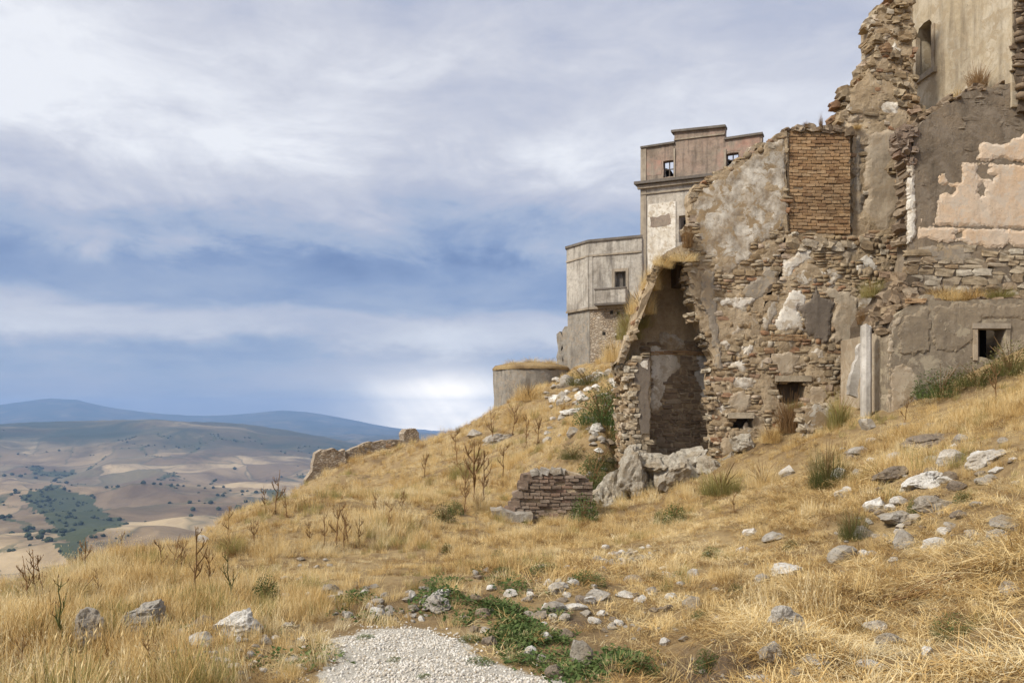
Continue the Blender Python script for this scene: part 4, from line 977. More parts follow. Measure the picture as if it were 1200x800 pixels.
for pl_, uu in ((PFr, uR), (PFl, lw)):
    slab('string_course', pl_, [rect(0, uu, zc_ - .06, zc_ + .06)], .07, -.01, M_trim, tow, uv=True)
    slab('string_course', pl_, [rect(0, uu, zm_ - .1, zm_ + .06)], .09, -.01, M_trim, tow, uv=True)
    slab('pilaster', pl_, [rect(uu - .35 if pl_ is PFl else 0.003, uu - .003 if pl_ is PFl else .3, zm_ + .07, zc_ - .07)], .05, -.01, M_tower, tow, uv=True)
l = PFr.loop(FW); wv = (min(q[1] for q in l), max(q[1] for q in l)); wu = (l[0][0], l[1][0])
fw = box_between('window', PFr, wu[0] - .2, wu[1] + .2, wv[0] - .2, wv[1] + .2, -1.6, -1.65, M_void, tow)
for (u0, u1, v0, v1) in ((wu[0] - .2, wu[0], wv[0], wv[1] + .2), (wu[1], wu[1] + .2, wv[0], wv[1] + .2), (wu[0], wu[1], wv[1], wv[1] + .2)):
    box_between('frame', PFr, u0, u1, v0, v1, -.1, .06, M_trim, fw)
box_between('shutter', PFr, wu[0] + .02, wu[0] + .5, wv[0], wv[1] - .05, -.4, -.34, M_coping, fw)
b0 = PFr.uv(700, 340); b1 = PFr.uv(737, 357.5)
bal = box_between('balcony', PFr, b0[0], b1[0], b1[1], b1[1] + .14, -.05, .75, M_coping, tow)
box_between('parapet', PFr, b0[0] + .05, b1[0] - .05, b1[1] + .14, b0[1] - .1, .6, .72, M_tower, bal); box_between('rail', PFr, b0[0], b1[0], b0[1] - .1, b0[1], .5, .78, M_coping, bal)
box_between('parapet_side', PFr, b0[0] + .05, b0[0] + .17, b1[1] + .14, b0[1] - .1, .01, .6, M_tower, bal); box_between('parapet_side', PFr, b1[0] - .17, b1[0] - .05, b1[1] + .14, b0[1] - .1, .01, .6, M_tower, bal)
rs = np.random.default_rng(12)
for k in range(9):
    u = rs.uniform(1.0, uR - .6); v = rs.uniform(zF(425, 57), zF(366, 57)); box_between('putlog_hole', PFr, u, u + .2, v, v + .22, -.3, -.035, M_void, tow)

# torn wall stubs and the round bastion to the left of the tower
PG = Plane(655, 60.0, -30)
stub = thing('broken_pier', tuple(PG.at(0, 3)), 'pair of narrow broken masonry piers between the round bastion and the tower', 'wall')
for q in ([(652.5, 436), (652.5, 392), (656, 388), (658.5, 394), (659, 436)], [(659.5, 440), (659, 388), (662, 383), (668, 382), (668, 440)]):
    slab('pier', PG, [q], 0, -.9, M_bastion, stub, jag=.08, step=.4, grid=.5, rough=.05, seed=190 + int(q[0][0]))
cen = np.array([1.40, 58.6, 0.0]); rad = 2.75
bas = thing('bastion', (cen[0], cen[1], 0), 'low round grey bastion with dry grass on its roof, left of the tower', 'bastion')
ng = 40; z0b, z1b = -2.5, 3.5
V = []; Fc = []; rs = np.random.default_rng(4)
zs = np.linspace(z0b, z1b, 7)
for z in zs:
    for j in range(ng):
        a = 2 * math.pi * j / ng; r_ = rad * (1 + .012 * math.sin(5 * a + z)) + .03 * rs.normal(); V.append((cen[0] + r_ * math.cos(a), cen[1] + r_ * math.sin(a), z + (rs.uniform(-.10, .08) if z > z1b - .01 else 0)))
for k in range(6):
    for j in range(ng): Fc.append((k * ng + j, k * ng + (j + 1) % ng, (k + 1) * ng + (j + 1) % ng, (k + 1) * ng + j))
part('wall', V, Fc, M_bastion, bas, True)
V = []; Fc = []
for k, (rr, zz) in enumerate(((rad + .08, z1b - .02), (rad + .1, z1b + .14), (rad * .97, z1b + .28), (rad * .7, z1b + .45), (rad * .35, z1b + .58), (.01, z1b + .62))):
    for j in range(ng):
        a = 2 * math.pi * j / ng; V.append((cen[0] + rr * math.cos(a), cen[1] + rr * math.sin(a), zz + rs.uniform(-.06, .06) * (k > 1)))
for k in range(5):
    for j in range(ng): Fc.append((k * ng + j, k * ng + (j + 1) % ng, (k + 1) * ng + (j + 1) % ng, (k + 1) * ng + j))
part('earth_roof', V, Fc, M_ground, bas, True)

# ------------------------------------------------------------------ the wall on the far crest
PH = Plane(430, 53.0, 22.0)
fw_ = thing('crest_wall', tuple(PH.at(0, -3)), 'long low ruined stone wall with square stub on the far crest', 'wall')
slab('wall', PH, [[(402, 556), (403, 534), (414, 524), (434, 517), (473, 515), (474, 540), (440, 556)]], 0, -.8, M_farstone, fw_, jag=.06, step=.3, grid=.4, rough=.06, seed=200)
slab('wall_end', PH, [[(472, 540), (472.5, 508), (476, 502), (486, 502), (491, 507), (491, 540)]], .1, -1.2, M_farstone, fw_, jag=.05, step=.25, grid=.3, rough=.06, seed=201)
slab('lower_wall', PH, [[(358, 580), (360, 558), (366, 544), (369, 530), (384, 526), (404, 526), (404, 570)]], .2, -.9, M_farstone, fw_, jag=.08, step=.3, grid=.4, rough=.1, seed=202)
lay(PH, edge_stones(PH, [(404, 540), (420, 528), (438, 521), (472, 519)], size=(.2, .5), spread=.06, seed=203, n_per=.5), M_stone, fw_, 'coping_stone', 30, 'rubble')

# ------------------------------------------------------------------ the little brick ruin in the grass
PI_ = Plane(640, 19.2, -4)
br = thing('brick_stub', tuple(PI_.at(0, -2.3)), 'small sloping stub of brick wall with stepped left edge, standing in the grass', 'wall')
I_OUT = [(596, 603), (600, 590), (607, 578), (615, 566), (621, 556), (632, 552), (664, 552), (680, 556), (692, 566), (695, 612), (596, 612)]
slab('core', PI_, [I_OUT], -.07, -.6, M_mortar, br, jag=.02, step=.12, grid=.2, rough=.02, seed=210)
lay(PI_, brickwork(PI_, I_OUT, .26, .082, .016, seed=211, proud=(-.05, .04), keep=.93), M_brick_grey, br, 'brick', 200, 'brick')
lay(PI_, edge_stones(PI_, [(598, 600), (606, 582), (614, 568), (621, 557)], size=(.16, .3), spread=.02, depth=.45, proud=(-.02, .06), seed=212, n_per=2.6), M_brick_grey, br, 'edge_brick', 30, 'brick')
lay(PI_, edge_stones(PI_, [(622, 554), (642, 552), (664, 553)], size=(.16, .24), spread=.008, depth=.4, proud=(0, .05), seed=213, n_per=1.6), M_rock_grey, br, 'coping_stone', 20, 'brick')
pb_ = P(600, 607, 18.8)
cap = thing('stone_block', tuple(pb_ + (0, 0, -.2)), 'flat grey stone block lying at the foot of the brick stub', 'stone')
PJ = Plane(598, 18.7, 3)
slab('block', PJ, [[(575, 598), (588, 596), (604, 602), (624, 602), (624, 608), (606, 612), (577, 613)]], .1, -.6, M_rock_grey, cap, jag=.025, step=.1, grid=.12, rough=.05, seed=215)

# ------------------------------------------------------------------ where a line of sight meets the hillside
def hit(px, py, dmax=70.0):
    ts = np.concatenate([np.arange(3.5, 16, .12), np.arange(16, dmax, .4)])
    x = (px - CX) / F * ts; zl = (HY - py) / F * ts; g_ = ground(x, ts); below_ = np.nonzero(zl < g_)[0]
    if not len(below_): i = int(np.argmin(zl - g_)); D = ts[i]
    else:
        i = below_[0]; a = ts[max(i - 1, 0)]; b_ = ts[i]
        for _ in range(10):
            mid = (a + b_) / 2
            if (HY - py) / F * mid < ground((px - CX) / F * mid, mid): b_ = mid
            else: a = mid
        D = b_
    x = (px - CX) / F * D
    return np.array([x, D, float(ground(x, D))])

# ------------------------------------------------------------------ rocks
def rock_proto(seed, sub=2, cuts=11, jit=0.05):
    rs = np.random.default_rng(seed); bm = bmesh.new(); bmesh.ops.create_icosphere(bm, subdivisions=sub, radius=0.62)
    for _ in range(cuts):
        nrm = Vector(rs.normal(0, 1, 3)).normalized(); d = rs.uniform(.28, .5)
        for v in bm.verts:
            k = v.co.dot(nrm)
            if k > d: v.co -= nrm * (k - d)
    for v in bm.verts:
        v.co += v.co.normalized() * (mnoise.noise(v.co * 3.1 + Vector((seed, 0, 0))) * .09 + mnoise.noise(v.co * 8.7 + Vector((seed, 3, 0))) * .045 + rs.uniform(-1, 1) * jit * .3)
    if sub > 3:
        for v in bm.verts: v.co -= v.co.normalized() * (max(0, .16 - abs(mnoise.noise(v.co * 4.3 + Vector((0, seed, 0))))) * .45)
    lo = Vector([min(v.co[i] for v in bm.verts) for i in range(3)]); hi = Vector([max(v.co[i] for v in bm.verts) for i in range(3)])
    for v in bm.verts: v.co = Vector([(v.co[i] - lo[i]) / (hi[i] - lo[i]) - .5 for i in range(3)])
    me = bpy.data.meshes.new('rock'); bm.to_mesh(me); bm.free()
    return me


ROCKS = {}
def rock_mesh(mat, k, big=False):
    key = (mat.name, k % 9, big)
    if key not in ROCKS:
        me = rock_proto(300 + k % 9 * 13, 4 if big else 2, 14 if big else 11); me.materials.append(mat); ROCKS[key] = me
    return ROCKS[key]


W_, G_, B_ = M_rock_white, M_rock_grey, M_rock_brown
ROCK_LIST = [  # photo column, row, width, height, material, tilt, label
    (95, 737, 44, 48, G_, 0, 'upright grey boulder in the tall grass, leftmost big rock'),
    (163, 724, 48, 36, G_, .1, 'brownish grey boulder second from the left edge, beside the green weeds'),
    (272, 734, 54, 34, W_, .35, 'largest white rock, slanting, at the left of the gravel path'),
    (232, 751, 30, 17, W_, 0, 'flat white rock just below the brown stone, left of the largest white rock'),
    (235, 731, 27, 22, B_, 0, 'rounded brown stone left of the largest white rock'),
    (210, 742, 22, 10, G_, 0, 'thin grey stone between the brown stone and the boulders'),
    (122, 787, 32, 22, B_, 0, 'dark brown stone half hidden in grass at the bottom edge'),
    (236, 631, 15, 11, W_, .2, 'small white rock on the crest with the valley behind'),
    (246, 625, 10, 9, B_, 0, 'small dark stone on the crest, touching the small white rock'),
    (512, 709, 34, 22, G_, 0, 'rounded grey rock at the head of the gravel path'),
    (517, 696, 26, 10, W_, 0, 'flat white stone lying on top of the rounded grey rock'),
    (573, 751, 18, 14, B_, 0, 'brown stone on the right rim of the gravel path'),
    (650, 788, 24, 14, B_, 0, 'smooth brown cobble at the bottom edge beside the gravel path'),
    (682, 764, 28, 36, G_, .9, 'grey slab standing tilted in the green weeds'),
    (621, 763, 15, 12, W_, 0, 'round white stone left of the tilted grey slab'),
    (640, 746, 15, 12, W_, .2, 'white stone at the edge of the green weeds above the round white one'),
    (636, 772, 17, 10, G_, 0, 'low grey stone between round white stone and smooth brown cobble'),
    (664, 742, 19, 12, B_, .1, 'dark brown stone in bare soil above the tilted slab'),
    (598, 696, 18, 9, W_, .2, 'pale flat stone in the green weeds, right of the path head'),
    (655, 687, 22, 10, W_, 0, 'pale flat stone on the straw below the rubble heap'),
    (618, 702, 14, 8, G_, .2, 'small grey stone beside the pale flat stone in the weeds'),
    (566, 719, 18, 12, B_, 0, 'brownish stone among weeds right of the rounded grey rock'),
    (632, 722, 22, 12, G_, .5, 'slanted grey stone in the bank of rubble by the weeds'),
    (648, 712, 28, 12, G_, 0, 'long low grey stone in the bank of rubble'),
    (676, 712, 28, 9, W_, 0, 'long pale stone at the right of the rubble bank'),
    (702, 697, 30, 14, G_, .35, 'sloping grey stone in the straw below the rubble heap'),
    (735, 697, 26, 9, W_, 0, 'pale stone right of the sloping grey stone'),
    (745, 680, 24, 9, G_, .1, 'grey stone beside a small green weed, right of the rubble heap'),
    (813, 672, 17, 12, W_, 0, 'single white stone alone in the middle of the straw'),
    (881, 623, 18, 10, W_, 0, 'white stone high on the straw slope below the house'),
    (909, 629, 28, 10, G_, .6, 'grey slab slanting out of the straw below the house'),
    (872, 644, 17, 9, W_, 0, 'flat white stone left of the small green weed on the slope'),
    (926, 669, 40, 12, W_, .1, 'long white stone lying in dry stalks, middle of the slope'),
    (895, 678, 18, 14, G_, 0, 'grey stone left of the long white stone'),
    (924, 722, 38, 27, G_, 0, 'pale grey trapezoid rock in the straw, right foreground'),
    (908, 769, 34, 34, G_, .2, 'tall pale rock above the bottom edge, right foreground'),
    (960, 775, 30, 9, W_, 0, 'thin pale stone right of the tall pale rock'),
    (938, 788, 20, 9, G_, 0, 'small grey stone below the thin pale stone'),
    (898, 799, 40, 12, W_, 0, 'pale stone cut by the bottom edge below the tall pale rock'),
    (844, 727, 18, 10, W_, 0, 'pale stone on the lip of the bare soil bank'),
    (812, 706, 24, 17, G_, .2, 'grey stone in straw above the bare soil bank'),
    (779, 752, 14, 9, W_, 0, 'small white stone stuck in the bare soil bank'),
    (992, 650, 30, 18, G_, .6, 'grey slab tilted up beside the olive green tuft'),
    (1014, 624, 20, 14, G_, 0, 'grey stone just left of the dark cracked boulder'),
    (1058, 609, 40, 17, G_, .05, 'dark topped boulder in the rocky strip on the right slope'),
    (1066, 634, 22, 21, G_, 0, 'roundish grey stone in straw below the rocky strip'),
    (1102, 638, 26, 13, W_, 0, 'white stone right of the roundish grey stone'),
    (1030, 591, 24, 14, W_, .2, 'white stone at the left end of the rocky strip'),
    (1058, 587, 20, 9, W_, .2, 'small white stone in the middle of the rocky strip'),
    (1094, 563, 48, 18, W_, .4, 'long white rock in the upper rocky strip'),
    (1118, 535, 28, 16, W_, .1, 'rounded white rock above the long white rock'),
    (1160, 537, 42, 16, W_, .5, 'slanting white rock near the right edge'),
    (1100, 590, 38, 18, G_, .2, 'grey boulder beside a dark green tuft in the rocky strip'),
    (1050, 557, 36, 16, B_, .6, 'brown slab rising out of the slope, left of the long white rock'),
    (1096, 516, 46, 11, B_, .45, 'long brown slab higher up the slope toward the outbuilding'),
    (1053, 534, 18, 9, W_, 0, 'small white stone left of the long brown slab'),
    (925, 551, 20, 13, W_, .5, 'pale stone in yellow grass below the stone stump'),
    (1012, 528, 24, 8, G_, .2, 'low grey stone in grass below the white pillar'),
    (1030, 734, 30, 13, W_, 0, 'flat white stone in the right foreground straw'),
    (1048, 754, 36, 19, G_, 0, 'domed grey stone just below the flat white stone'),
    (1088, 762, 14, 11, W_, .3, 'small white chip right of the domed grey stone'),
    (1026, 780, 34, 9, W_, 0, 'thin pale stone near the bottom edge below the domed stone'),
    (1185, 612, 30, 16, G_, .2, 'dark grey stone at the right edge'),
    (1190, 690, 24, 16, W_, .2, 'pale stone at the right edge above the brown stalks'),
    (673, 481, 32, 8, W_, .1, 'flat white slab high on the slope below the tower'),
    (659, 469, 14, 11, G_, .2, 'grey stone above the flat white slab below the tower'),
    (684, 466, 16, 10, W_, .3, 'white stone right above the flat white slab below the tower'),
    (693, 443, 22, 12, G_, .1, 'grey boulder at the foot of the tower'),
    (664, 446, 20, 18, G_, .6, 'slanting grey boulder in front of the torn piers'),
    (730, 444, 22, 24, W_, .2, 'white block against the broken vault pier'),
    (583, 513, 40, 14, G_, .55, 'weathered grey rock ledge in the grass below the bastion'),
    (556, 507, 18, 12, G_, .4, 'grey rock on the crest left of the grey ledge'),
    (672, 505, 16, 12, G_, .1, 'grey stone below the flat white slab on the slope'),
    (700, 500, 18, 12, W_, .4, 'white stone in the dark green shrubs on the slope'),
    (640, 430, 14, 8, G_, .1, 'grey stone on the ground between bastion and tower'),
]
for i, (px, py, w_, h_, mt_, ti, lab) in enumerate(ROCK_LIST):
    p_ = hit(px, py + h_ * .42); k = p_[1] / F; rs = np.random.default_rng(i + 1)
    k *= 1.15 if px > 980 and py < 660 else 1.0
    o = obj('rock', rock_mesh(mt_, i * 5 + 1, w_ > 30), scale=(w_ * k * 1.05, w_ * k * rs.uniform(.7, 1.0), h_ * k * 1.2),
            rot=(rs.uniform(-.12, .12), -ti * .55, rs.uniform(-.35, .35)))
    o.location = (p_[0], p_[1] + w_ * k * .35, p_[2] + h_ * k * .25)
    tag(o, lab, 'rock', 'rocks on the slope')
# small stones of the rubble heaps: nothing tells the stones of one heap apart
HEAPS = [((195, 730, 395, 795), 85, (5, 13), 'small pale stone in the scatter left of the gravel path', [W_, W_, G_]),
         ((385, 685, 500, 730), 50, (6, 18), 'grey stone in the low bank at the head of the gravel path', [G_, W_, G_]),
         ((683, 638, 772, 668), 52, (4, 11), 'small stone of the pale rubble heap below the rock outcrop', [W_, G_, W_]),
         ((540, 665, 820, 740), 80, (5, 16), 'stone strewn in the weeds and straw right of the path', [W_, G_, B_]),
         ((640, 440, 725, 520), 60, (4, 12), 'small stone in the heap below the tower', [W_, G_, G_]),
         ((645, 432, 738, 470), 34, (6, 16), 'pale stone of the broken bank between tower and vault', [W_, G_, W_]),
         ((690, 470, 736, 560), 26, (6, 15), 'stone among the dark shrubs left of the vault pier', [G_, W_, B_]),
         ((700, 720, 880, 800), 26, (4, 10), 'small stone in the bare soil bank', [W_, G_, B_]),
         ((980, 500, 1195, 660), 85, (7, 22), 'stone of the rocky strip on the right slope', [W_, G_, B_]),
         ((820, 590, 1195, 795), 60, (4, 11), 'small pale stone lying loose in the straw on the right', [W_, G_]),
         ((330, 655, 400, 700), 14, (5, 13), 'stone half buried in dry grass left of the path head', [G_, W_])]
LOOSE = []
for hi_, (bx, n_, sz, lab, mts) in enumerate(HEAPS):
    rs = np.random.default_rng(500 + hi_)
    for k in range(n_):
        if bx[0] == 683:
            px = rs.normal((bx[0] + bx[2]) / 2, 22); py = rs.normal((bx[1] + bx[3]) / 2, 6) - (px - 727) * .12
        else: px = rs.uniform(bx[0], bx[2]); py = rs.uniform(bx[1], bx[3])
        p_ = hit(px, py); wpx_ = rs.uniform(*sz) * (1.4 if rs.random() < .15 else 1); w_ = wpx_ * p_[1] / F
        LOOSE.append((wpx_, p_, w_, mts[rs.integers(len(mts))], int(rs.integers(9)), (w_, w_ * rs.uniform(.6, 1), w_ * rs.uniform(.4, .75)), (rs.uniform(-.3, .3), rs.uniform(-.3, .3), rs.uniform(0, 6.28)), lab))
LOOSE.sort(key=lambda q: -q[0]); RKX = []
from mathutils import Euler
jv, jf, jt, base = [], [], [], 0
for i, (wpx_, p_, w_, mt_, k, scl, rot, lab) in enumerate(LOOSE):
    loc = np.array([p_[0], p_[1], p_[2] + w_ * .10])
    if i < 290:
        o = obj('stone', rock_mesh(mt_, k), scale=scl, rot=rot); o.location = loc
        tag(o, lab, 'stone', 'loose stones: ' + lab.split(' in the ')[-1] if ' in the ' in lab else 'loose stones on the slope')
    else:
        pv_, pf_ = proto_arrays_cached(rock_mesh(W_, k)); q = (pv_ * np.array(scl)) @ np.array(Euler(rot).to_matrix()).T + loc
        jv.append(q); jf.append(pf_ + base); base += len(pv_); jt.append(np.full(len(pf_), (i * .618) % 1)); RKX.append((loc[0], loc[1], w_ * .5))
me = np_mesh('rubble', np.vstack(jv), np.vstack(jf), M_rock_grey); at = me.attributes.new('tone', 'FLOAT', 'FACE'); at.data.foreach_set('value', np.concatenate(jt).astype(np.float32))
tag(obj('rubble', me), 'small pale chips and pebbles scattered over the slope', 'rubble', kind='stuff')

# limestone outcrop under the vault
oc = thing('rock_outcrop', tuple(P(770, 585, 20.6)), 'pale cracked limestone outcrop carrying the broken vault', 'outcrop')
for i, (px, py, w_, h_, ti) in enumerate([(728, 575, 50, 70, .5), (708, 590, 34, 34, .6), (745, 560, 34, 62, .35), (752, 588, 36, 40, .4), (775, 572, 32, 66, .25), (790, 556, 40, 44, .1), (812, 556, 56, 56, 0), (800, 575, 40, 34, .1),
                                          (836, 552, 34, 34, -.1), (860, 545, 30, 30, .1), (765, 545, 50, 26, .1), (720, 600, 26, 20, .3), (742, 540, 24, 34, .4), (872, 520, 26, 22, 0), (783, 590, 26, 30, .2), (826, 572, 30, 24, 0), (732, 600, 30, 30, .4), (758, 602, 28, 24, .2), (700, 604, 22, 20, .5), (846, 566, 26, 24, .1)]):
    D = 20.9 - .25 * (i % 3); p_ = P(px, py, D); k = D / F; rs = np.random.default_rng(i + 70)
    obj('boulder', rock_mesh(M_outcrop, i * 2 + 3, True), oc, loc=(p_[0], p_[1] + .2, p_[2]), rot=(rs.uniform(-.2, .1), ti * .6, rs.uniform(-.3, .3)), scale=(w_ * k * 1.15, w_ * k * 1.1, h_ * k * 1.15))
# masonry stump in front of the house
PQ = Plane(958, 19.4, 0)
stp = thing('stone_stump', tuple(PQ.at(0, -.6)), 'short pale stump of masonry in front of the house, left of the pillar', 'wall')
SQ = [(944, 520), (945, 478), (955, 473), (972, 476), (976, 490), (984, 500), (990, 520)]
slab('core', PQ, [SQ], 0, -.5, M_lime, stp, jag=.03, step=.1, grid=.12, rough=.04, seed=230)
lay(PQ, courses(PQ, [(935, 526), (936, 500), (944, 496), (992, 500), (996, 526)], seed=231, proud=(.02, .1)), M_stone_pale, stp, 'stone', 30)
lay(PQ, edge_stones(PQ, [(945, 500), (946, 480), (956, 474), (972, 478), (976, 492)], size=(.12, .24), spread=.03, seed=232, n_per=2, proud=(-.1, .06)), M_stone_pale, stp, 'edge_stone', 20, 'rubble')

# ------------------------------------------------------------------ plants: blades, tufts and weeds
def leafy_mat(name, stops, trans=0.3, seed_noise=True):
    m = bpy.data.materials.new(name); m.use_nodes = True; n = NT(m.node_tree); b = m.node_tree.nodes['Principled BSDF']
    b.inputs['Roughness'].default_value = .75; b.inputs['Specular IOR Level'].default_value = .15
    a = n.node('ShaderNodeAttribute', attribute_name='tone').outputs['Fac']; o = n.node('ShaderNodeObjectInfo').outputs['Random']
    w_ = n.noise(geo_pos(n), 0.55, 3, .6); t_ = n.math('ADD', n.math('MULTIPLY', a, .5), n.math('MULTIPLY', o, .3))
    t_ = n.math('ADD', t_, n.maprange(w_, .32, .68, -.12, .34)); t_ = n.math('ADD', t_, n.maprange(n.noise(geo_pos(n), 2.6, 3, .6), .3, .7, -.14, .14))
    c = n.ramp(t_, stops); n.l.new(c, b.inputs['Base Color'])
    tr = n.node('ShaderNodeBsdfTranslucent'); n.l.new(c, tr.inputs['Color']); mx = n.node('ShaderNodeMixShader'); mx.inputs[0].default_value = trans
    n.l.new(b.outputs[0], mx.inputs[1]); n.l.new(tr.outputs[0], mx.inputs[2]); n.l.new(mx.outputs[0], m.node_tree.nodes['Material Output'].inputs['Surface'])
    return m


M_straw = leafy_mat('straw', [(0.0, (0.27, 0.155, 0.055)), (0.2, (0.53, 0.34, 0.12)), (0.42, (0.73, 0.535, 0.24)), (0.66, (0.82, 0.66, 0.36)), (1.0, (0.83, 0.74, 0.52))])
M_thatch = leafy_mat('shade_thatch', [(0.0, (0.13, 0.075, 0.03)), (0.4, (0.28, 0.17, 0.065)), (0.75, (0.44, 0.28, 0.10)), (1.0, (0.56, 0.38, 0.16))], .15)  # brown thatch; shade between the straws is put into its colour
M_drygreen = leafy_mat('dry_green', [(0.0, (0.16, 0.16, 0.055)), (0.5, (0.34, 0.29, 0.10)), (1.0, (0.52, 0.43, 0.19))])
M_rust = leafy_mat('rusty_stalk', [(0.0, (0.13, 0.075, 0.035)), (0.5, (0.24, 0.14, 0.06)), (1.0, (0.36, 0.23, 0.11))], .15)
M_green = leafy_mat('green_leaf', [(0.0, (0.05, 0.075, 0.022)), (0.5, (0.095, 0.145, 0.042)), (1.0, (0.20, 0.23, 0.085))])
M_olive = leafy_mat('olive_leaf', [(0.0, (0.055, 0.065, 0.02)), (0.5, (0.12, 0.125, 0.04)), (1.0, (0.25, 0.22, 0.08))])


def blades(rs, nb, rad, h, wd, lean=(.1, .6), bend=.5, flat=0.0, tone=None):
    """ribbons: verts (nb*7,3); lean: tangent of tilt; flat > 0 lays them down"""
    a = rs.uniform(0, 2 * math.pi, nb); r_ = rad * np.sqrt(rs.random(nb)); bx = r_ * np.cos(a); by = r_ * np.sin(a)
    az_ = a + rs.normal(0, 1.2, nb); H = rs.uniform(*h, nb); ln = rs.uniform(*lean, nb); W2 = wd * rs.uniform(.7, 1.3, nb) / 2
    V = np.zeros((nb, 7, 3)); lv = [0, .4, .75, 1.0]
    px_, py_ = -np.sin(az_), np.cos(az_); tw = rs.uniform(-.8, .8, nb)
    px2 = px_ * np.cos(tw) + np.cos(az_) * np.sin(tw); py2 = py_ * np.cos(tw) + np.sin(az_) * np.sin(tw)
    for k, s_ in enumerate(lv):
        out_ = H * ln * (s_ * (1 - bend) + bend * s_ ** 2); z_ = H * s_ * np.clip(1 - .35 * ln * s_, .15, 1)
        if flat: z_ = rs.uniform(0, flat, nb) * math.sin(math.pi * (s_ * .8 + .1)) + .01
        x_ = bx + np.cos(az_) * out_; y_ = by + np.sin(az_) * out_
        ww = W2 * (1, .9, .6, 0)[k]
        if k < 3:
            V[:, k * 2] = np.stack([x_ - px2 * ww, y_ - py2 * ww, z_], 1); V[:, k * 2 + 1] = np.stack([x_ + px2 * ww, y_ + py2 * ww, z_], 1)
        else: V[:, 6] = np.stack([x_, y_, z_], 1)
    f = []
    for i in range(nb):
        b_ = i * 7; f += [(b_, b_ + 1, b_ + 3, b_ + 2), (b_ + 2, b_ + 3, b_ + 5, b_ + 4), (b_ + 4, b_ + 5, b_ + 6)]
    return V.reshape(-1, 3), f, np.repeat(rs.random(nb) if tone is None else np.full(nb, tone), 3)


def leaves(rs, nb, rad, h, size, droop=.4, dome=True):
    """broad leaves spread through a low dome"""
    V = []; f = []
    for i in range(nb):
        a = rs.uniform(0, 6.283); r_ = rad * math.sqrt(rs.random()); z_ = h * rs.random() * (math.sqrt(max(0, 1 - (r_ / rad) ** 2)) if dome else 1)
        az_ = a + rs.normal(0, .8); L = size * rs.uniform(.6, 1.3); wd = L * rs.uniform(.25, .42); up = rs.uniform(-.2, .9)
        d = np.array([math.cos(az_), math.sin(az_), up]); d /= np.linalg.norm(d); sd = np.array([-math.sin(az_), math.cos(az_), rs.uniform(-.5, .5)]) * wd
        c0 = np.array([r_ * math.cos(a), r_ * math.sin(a), z_]); m1 = c0 + d * L * .45; tip = c0 + d * L + np.array([0, 0, -L * droop * rs.random()])
        b_ = len(V); V += [c0, m1 + sd, tip, m1 - sd, m1 + np.array([0, 0, -wd * .4])]; f += [(b_, b_ + 4, b_ + 1), (b_ + 1, b_ + 4, b_ + 2), (b_ + 2, b_ + 4, b_ + 3), (b_ + 3, b_ + 4, b_)]
    return np.array(V), f, np.repeat(rs.random(nb), 4)


def heads(rs, V0, nb_v, size):
    """seed heads: little spindles at given tips"""
    V = []; f = []
    for tip in V0:
        L = size * rs.uniform(.7, 1.3); w_ = L * .13; d = np.array([rs.uniform(-.3, .3), rs.uniform(-.3, .3), .6]); d = d / np.linalg.norm(d) * L
        b_ = len(V); m_ = tip + d * .4
        V += [tip, m_ + (w_, 0, 0), m_ + (-w_ * .5, w_ * .87, 0), m_ + (-w_ * .5, -w_ * .87, 0), tip + d]
        f += [(b_, b_ + 1, b_ + 2), (b_, b_ + 2, b_ + 3), (b_, b_ + 3, b_ + 1), (b_ + 4, b_ + 2, b_ + 1), (b_ + 4, b_ + 3, b_ + 2), (b_ + 4, b_ + 1, b_ + 3)]
    return np.array(V), f, np.repeat(rs.uniform(.5, 1, len(V0)), 6)


def merge(*parts):
    V = []; f = []; t_ = []; b_ = 0
    for v, ff, tt in parts:
        V.append(np.asarray(v)); f += [tuple(i + b_ for i in q) for q in ff]; t_.append(tt); b_ += len(v)
    return np.vstack(V), f, np.concatenate(t_)


def plant_mesh(name, vft, mat):
    v, f, t_ = vft; me = new_mesh(name, v, f, mat); a = me.attributes.new('tone', 'FLOAT', 'FACE'); a.data.foreach_set('value', t_.astype(np.float32)); return me


def tube(p0, p1, r0, r1, k=4):
    p0 = np.array(p0, float); p1 = np.array(p1, float); d = p1 - p0; d /= max(np.linalg.norm(d), 1e-6)
    a = np.cross(d, (0.3, .9, .1)); a /= np.linalg.norm(a); b_ = np.cross(d, a); V = []
    for (p_, r_) in ((p0, r0), (p1, r1)):
        for j in range(k): an = 2 * math.pi * j / k; V.append(p_ + r_ * (a * math.cos(an) + b_ * math.sin(an)))
    return np.array(V), [(j, (j + 1) % k, k + (j + 1) % k, k + j) for j in range(k)], np.full(k, .5)


def sweep(pts_, radii, k=4):
    V = []; f = []
    for p_, r_ in zip(pts_, radii):
        for j in range(k): an = 2 * math.pi * j / k; V.append(p_ + np.array([.3 * math.cos(an), .9 * math.cos(an), math.sin(an)]) * r_)
    for i in range(len(pts_) - 1): f += [(i * k + j, i * k + (j + 1) % k, i * k + k + (j + 1) % k, i * k + k + j) for j in range(k)]
    return np.array(V), f, np.full(len(f), .5)


protos_col = bpy.data.collections.new('tuft_prototypes')
def add_proto(i, name, vft, mat):
    o = bpy.data.objects.new('%s_%02d' % (name, i), plant_mesh(name, vft, mat)); protos_col.objects.link(o)


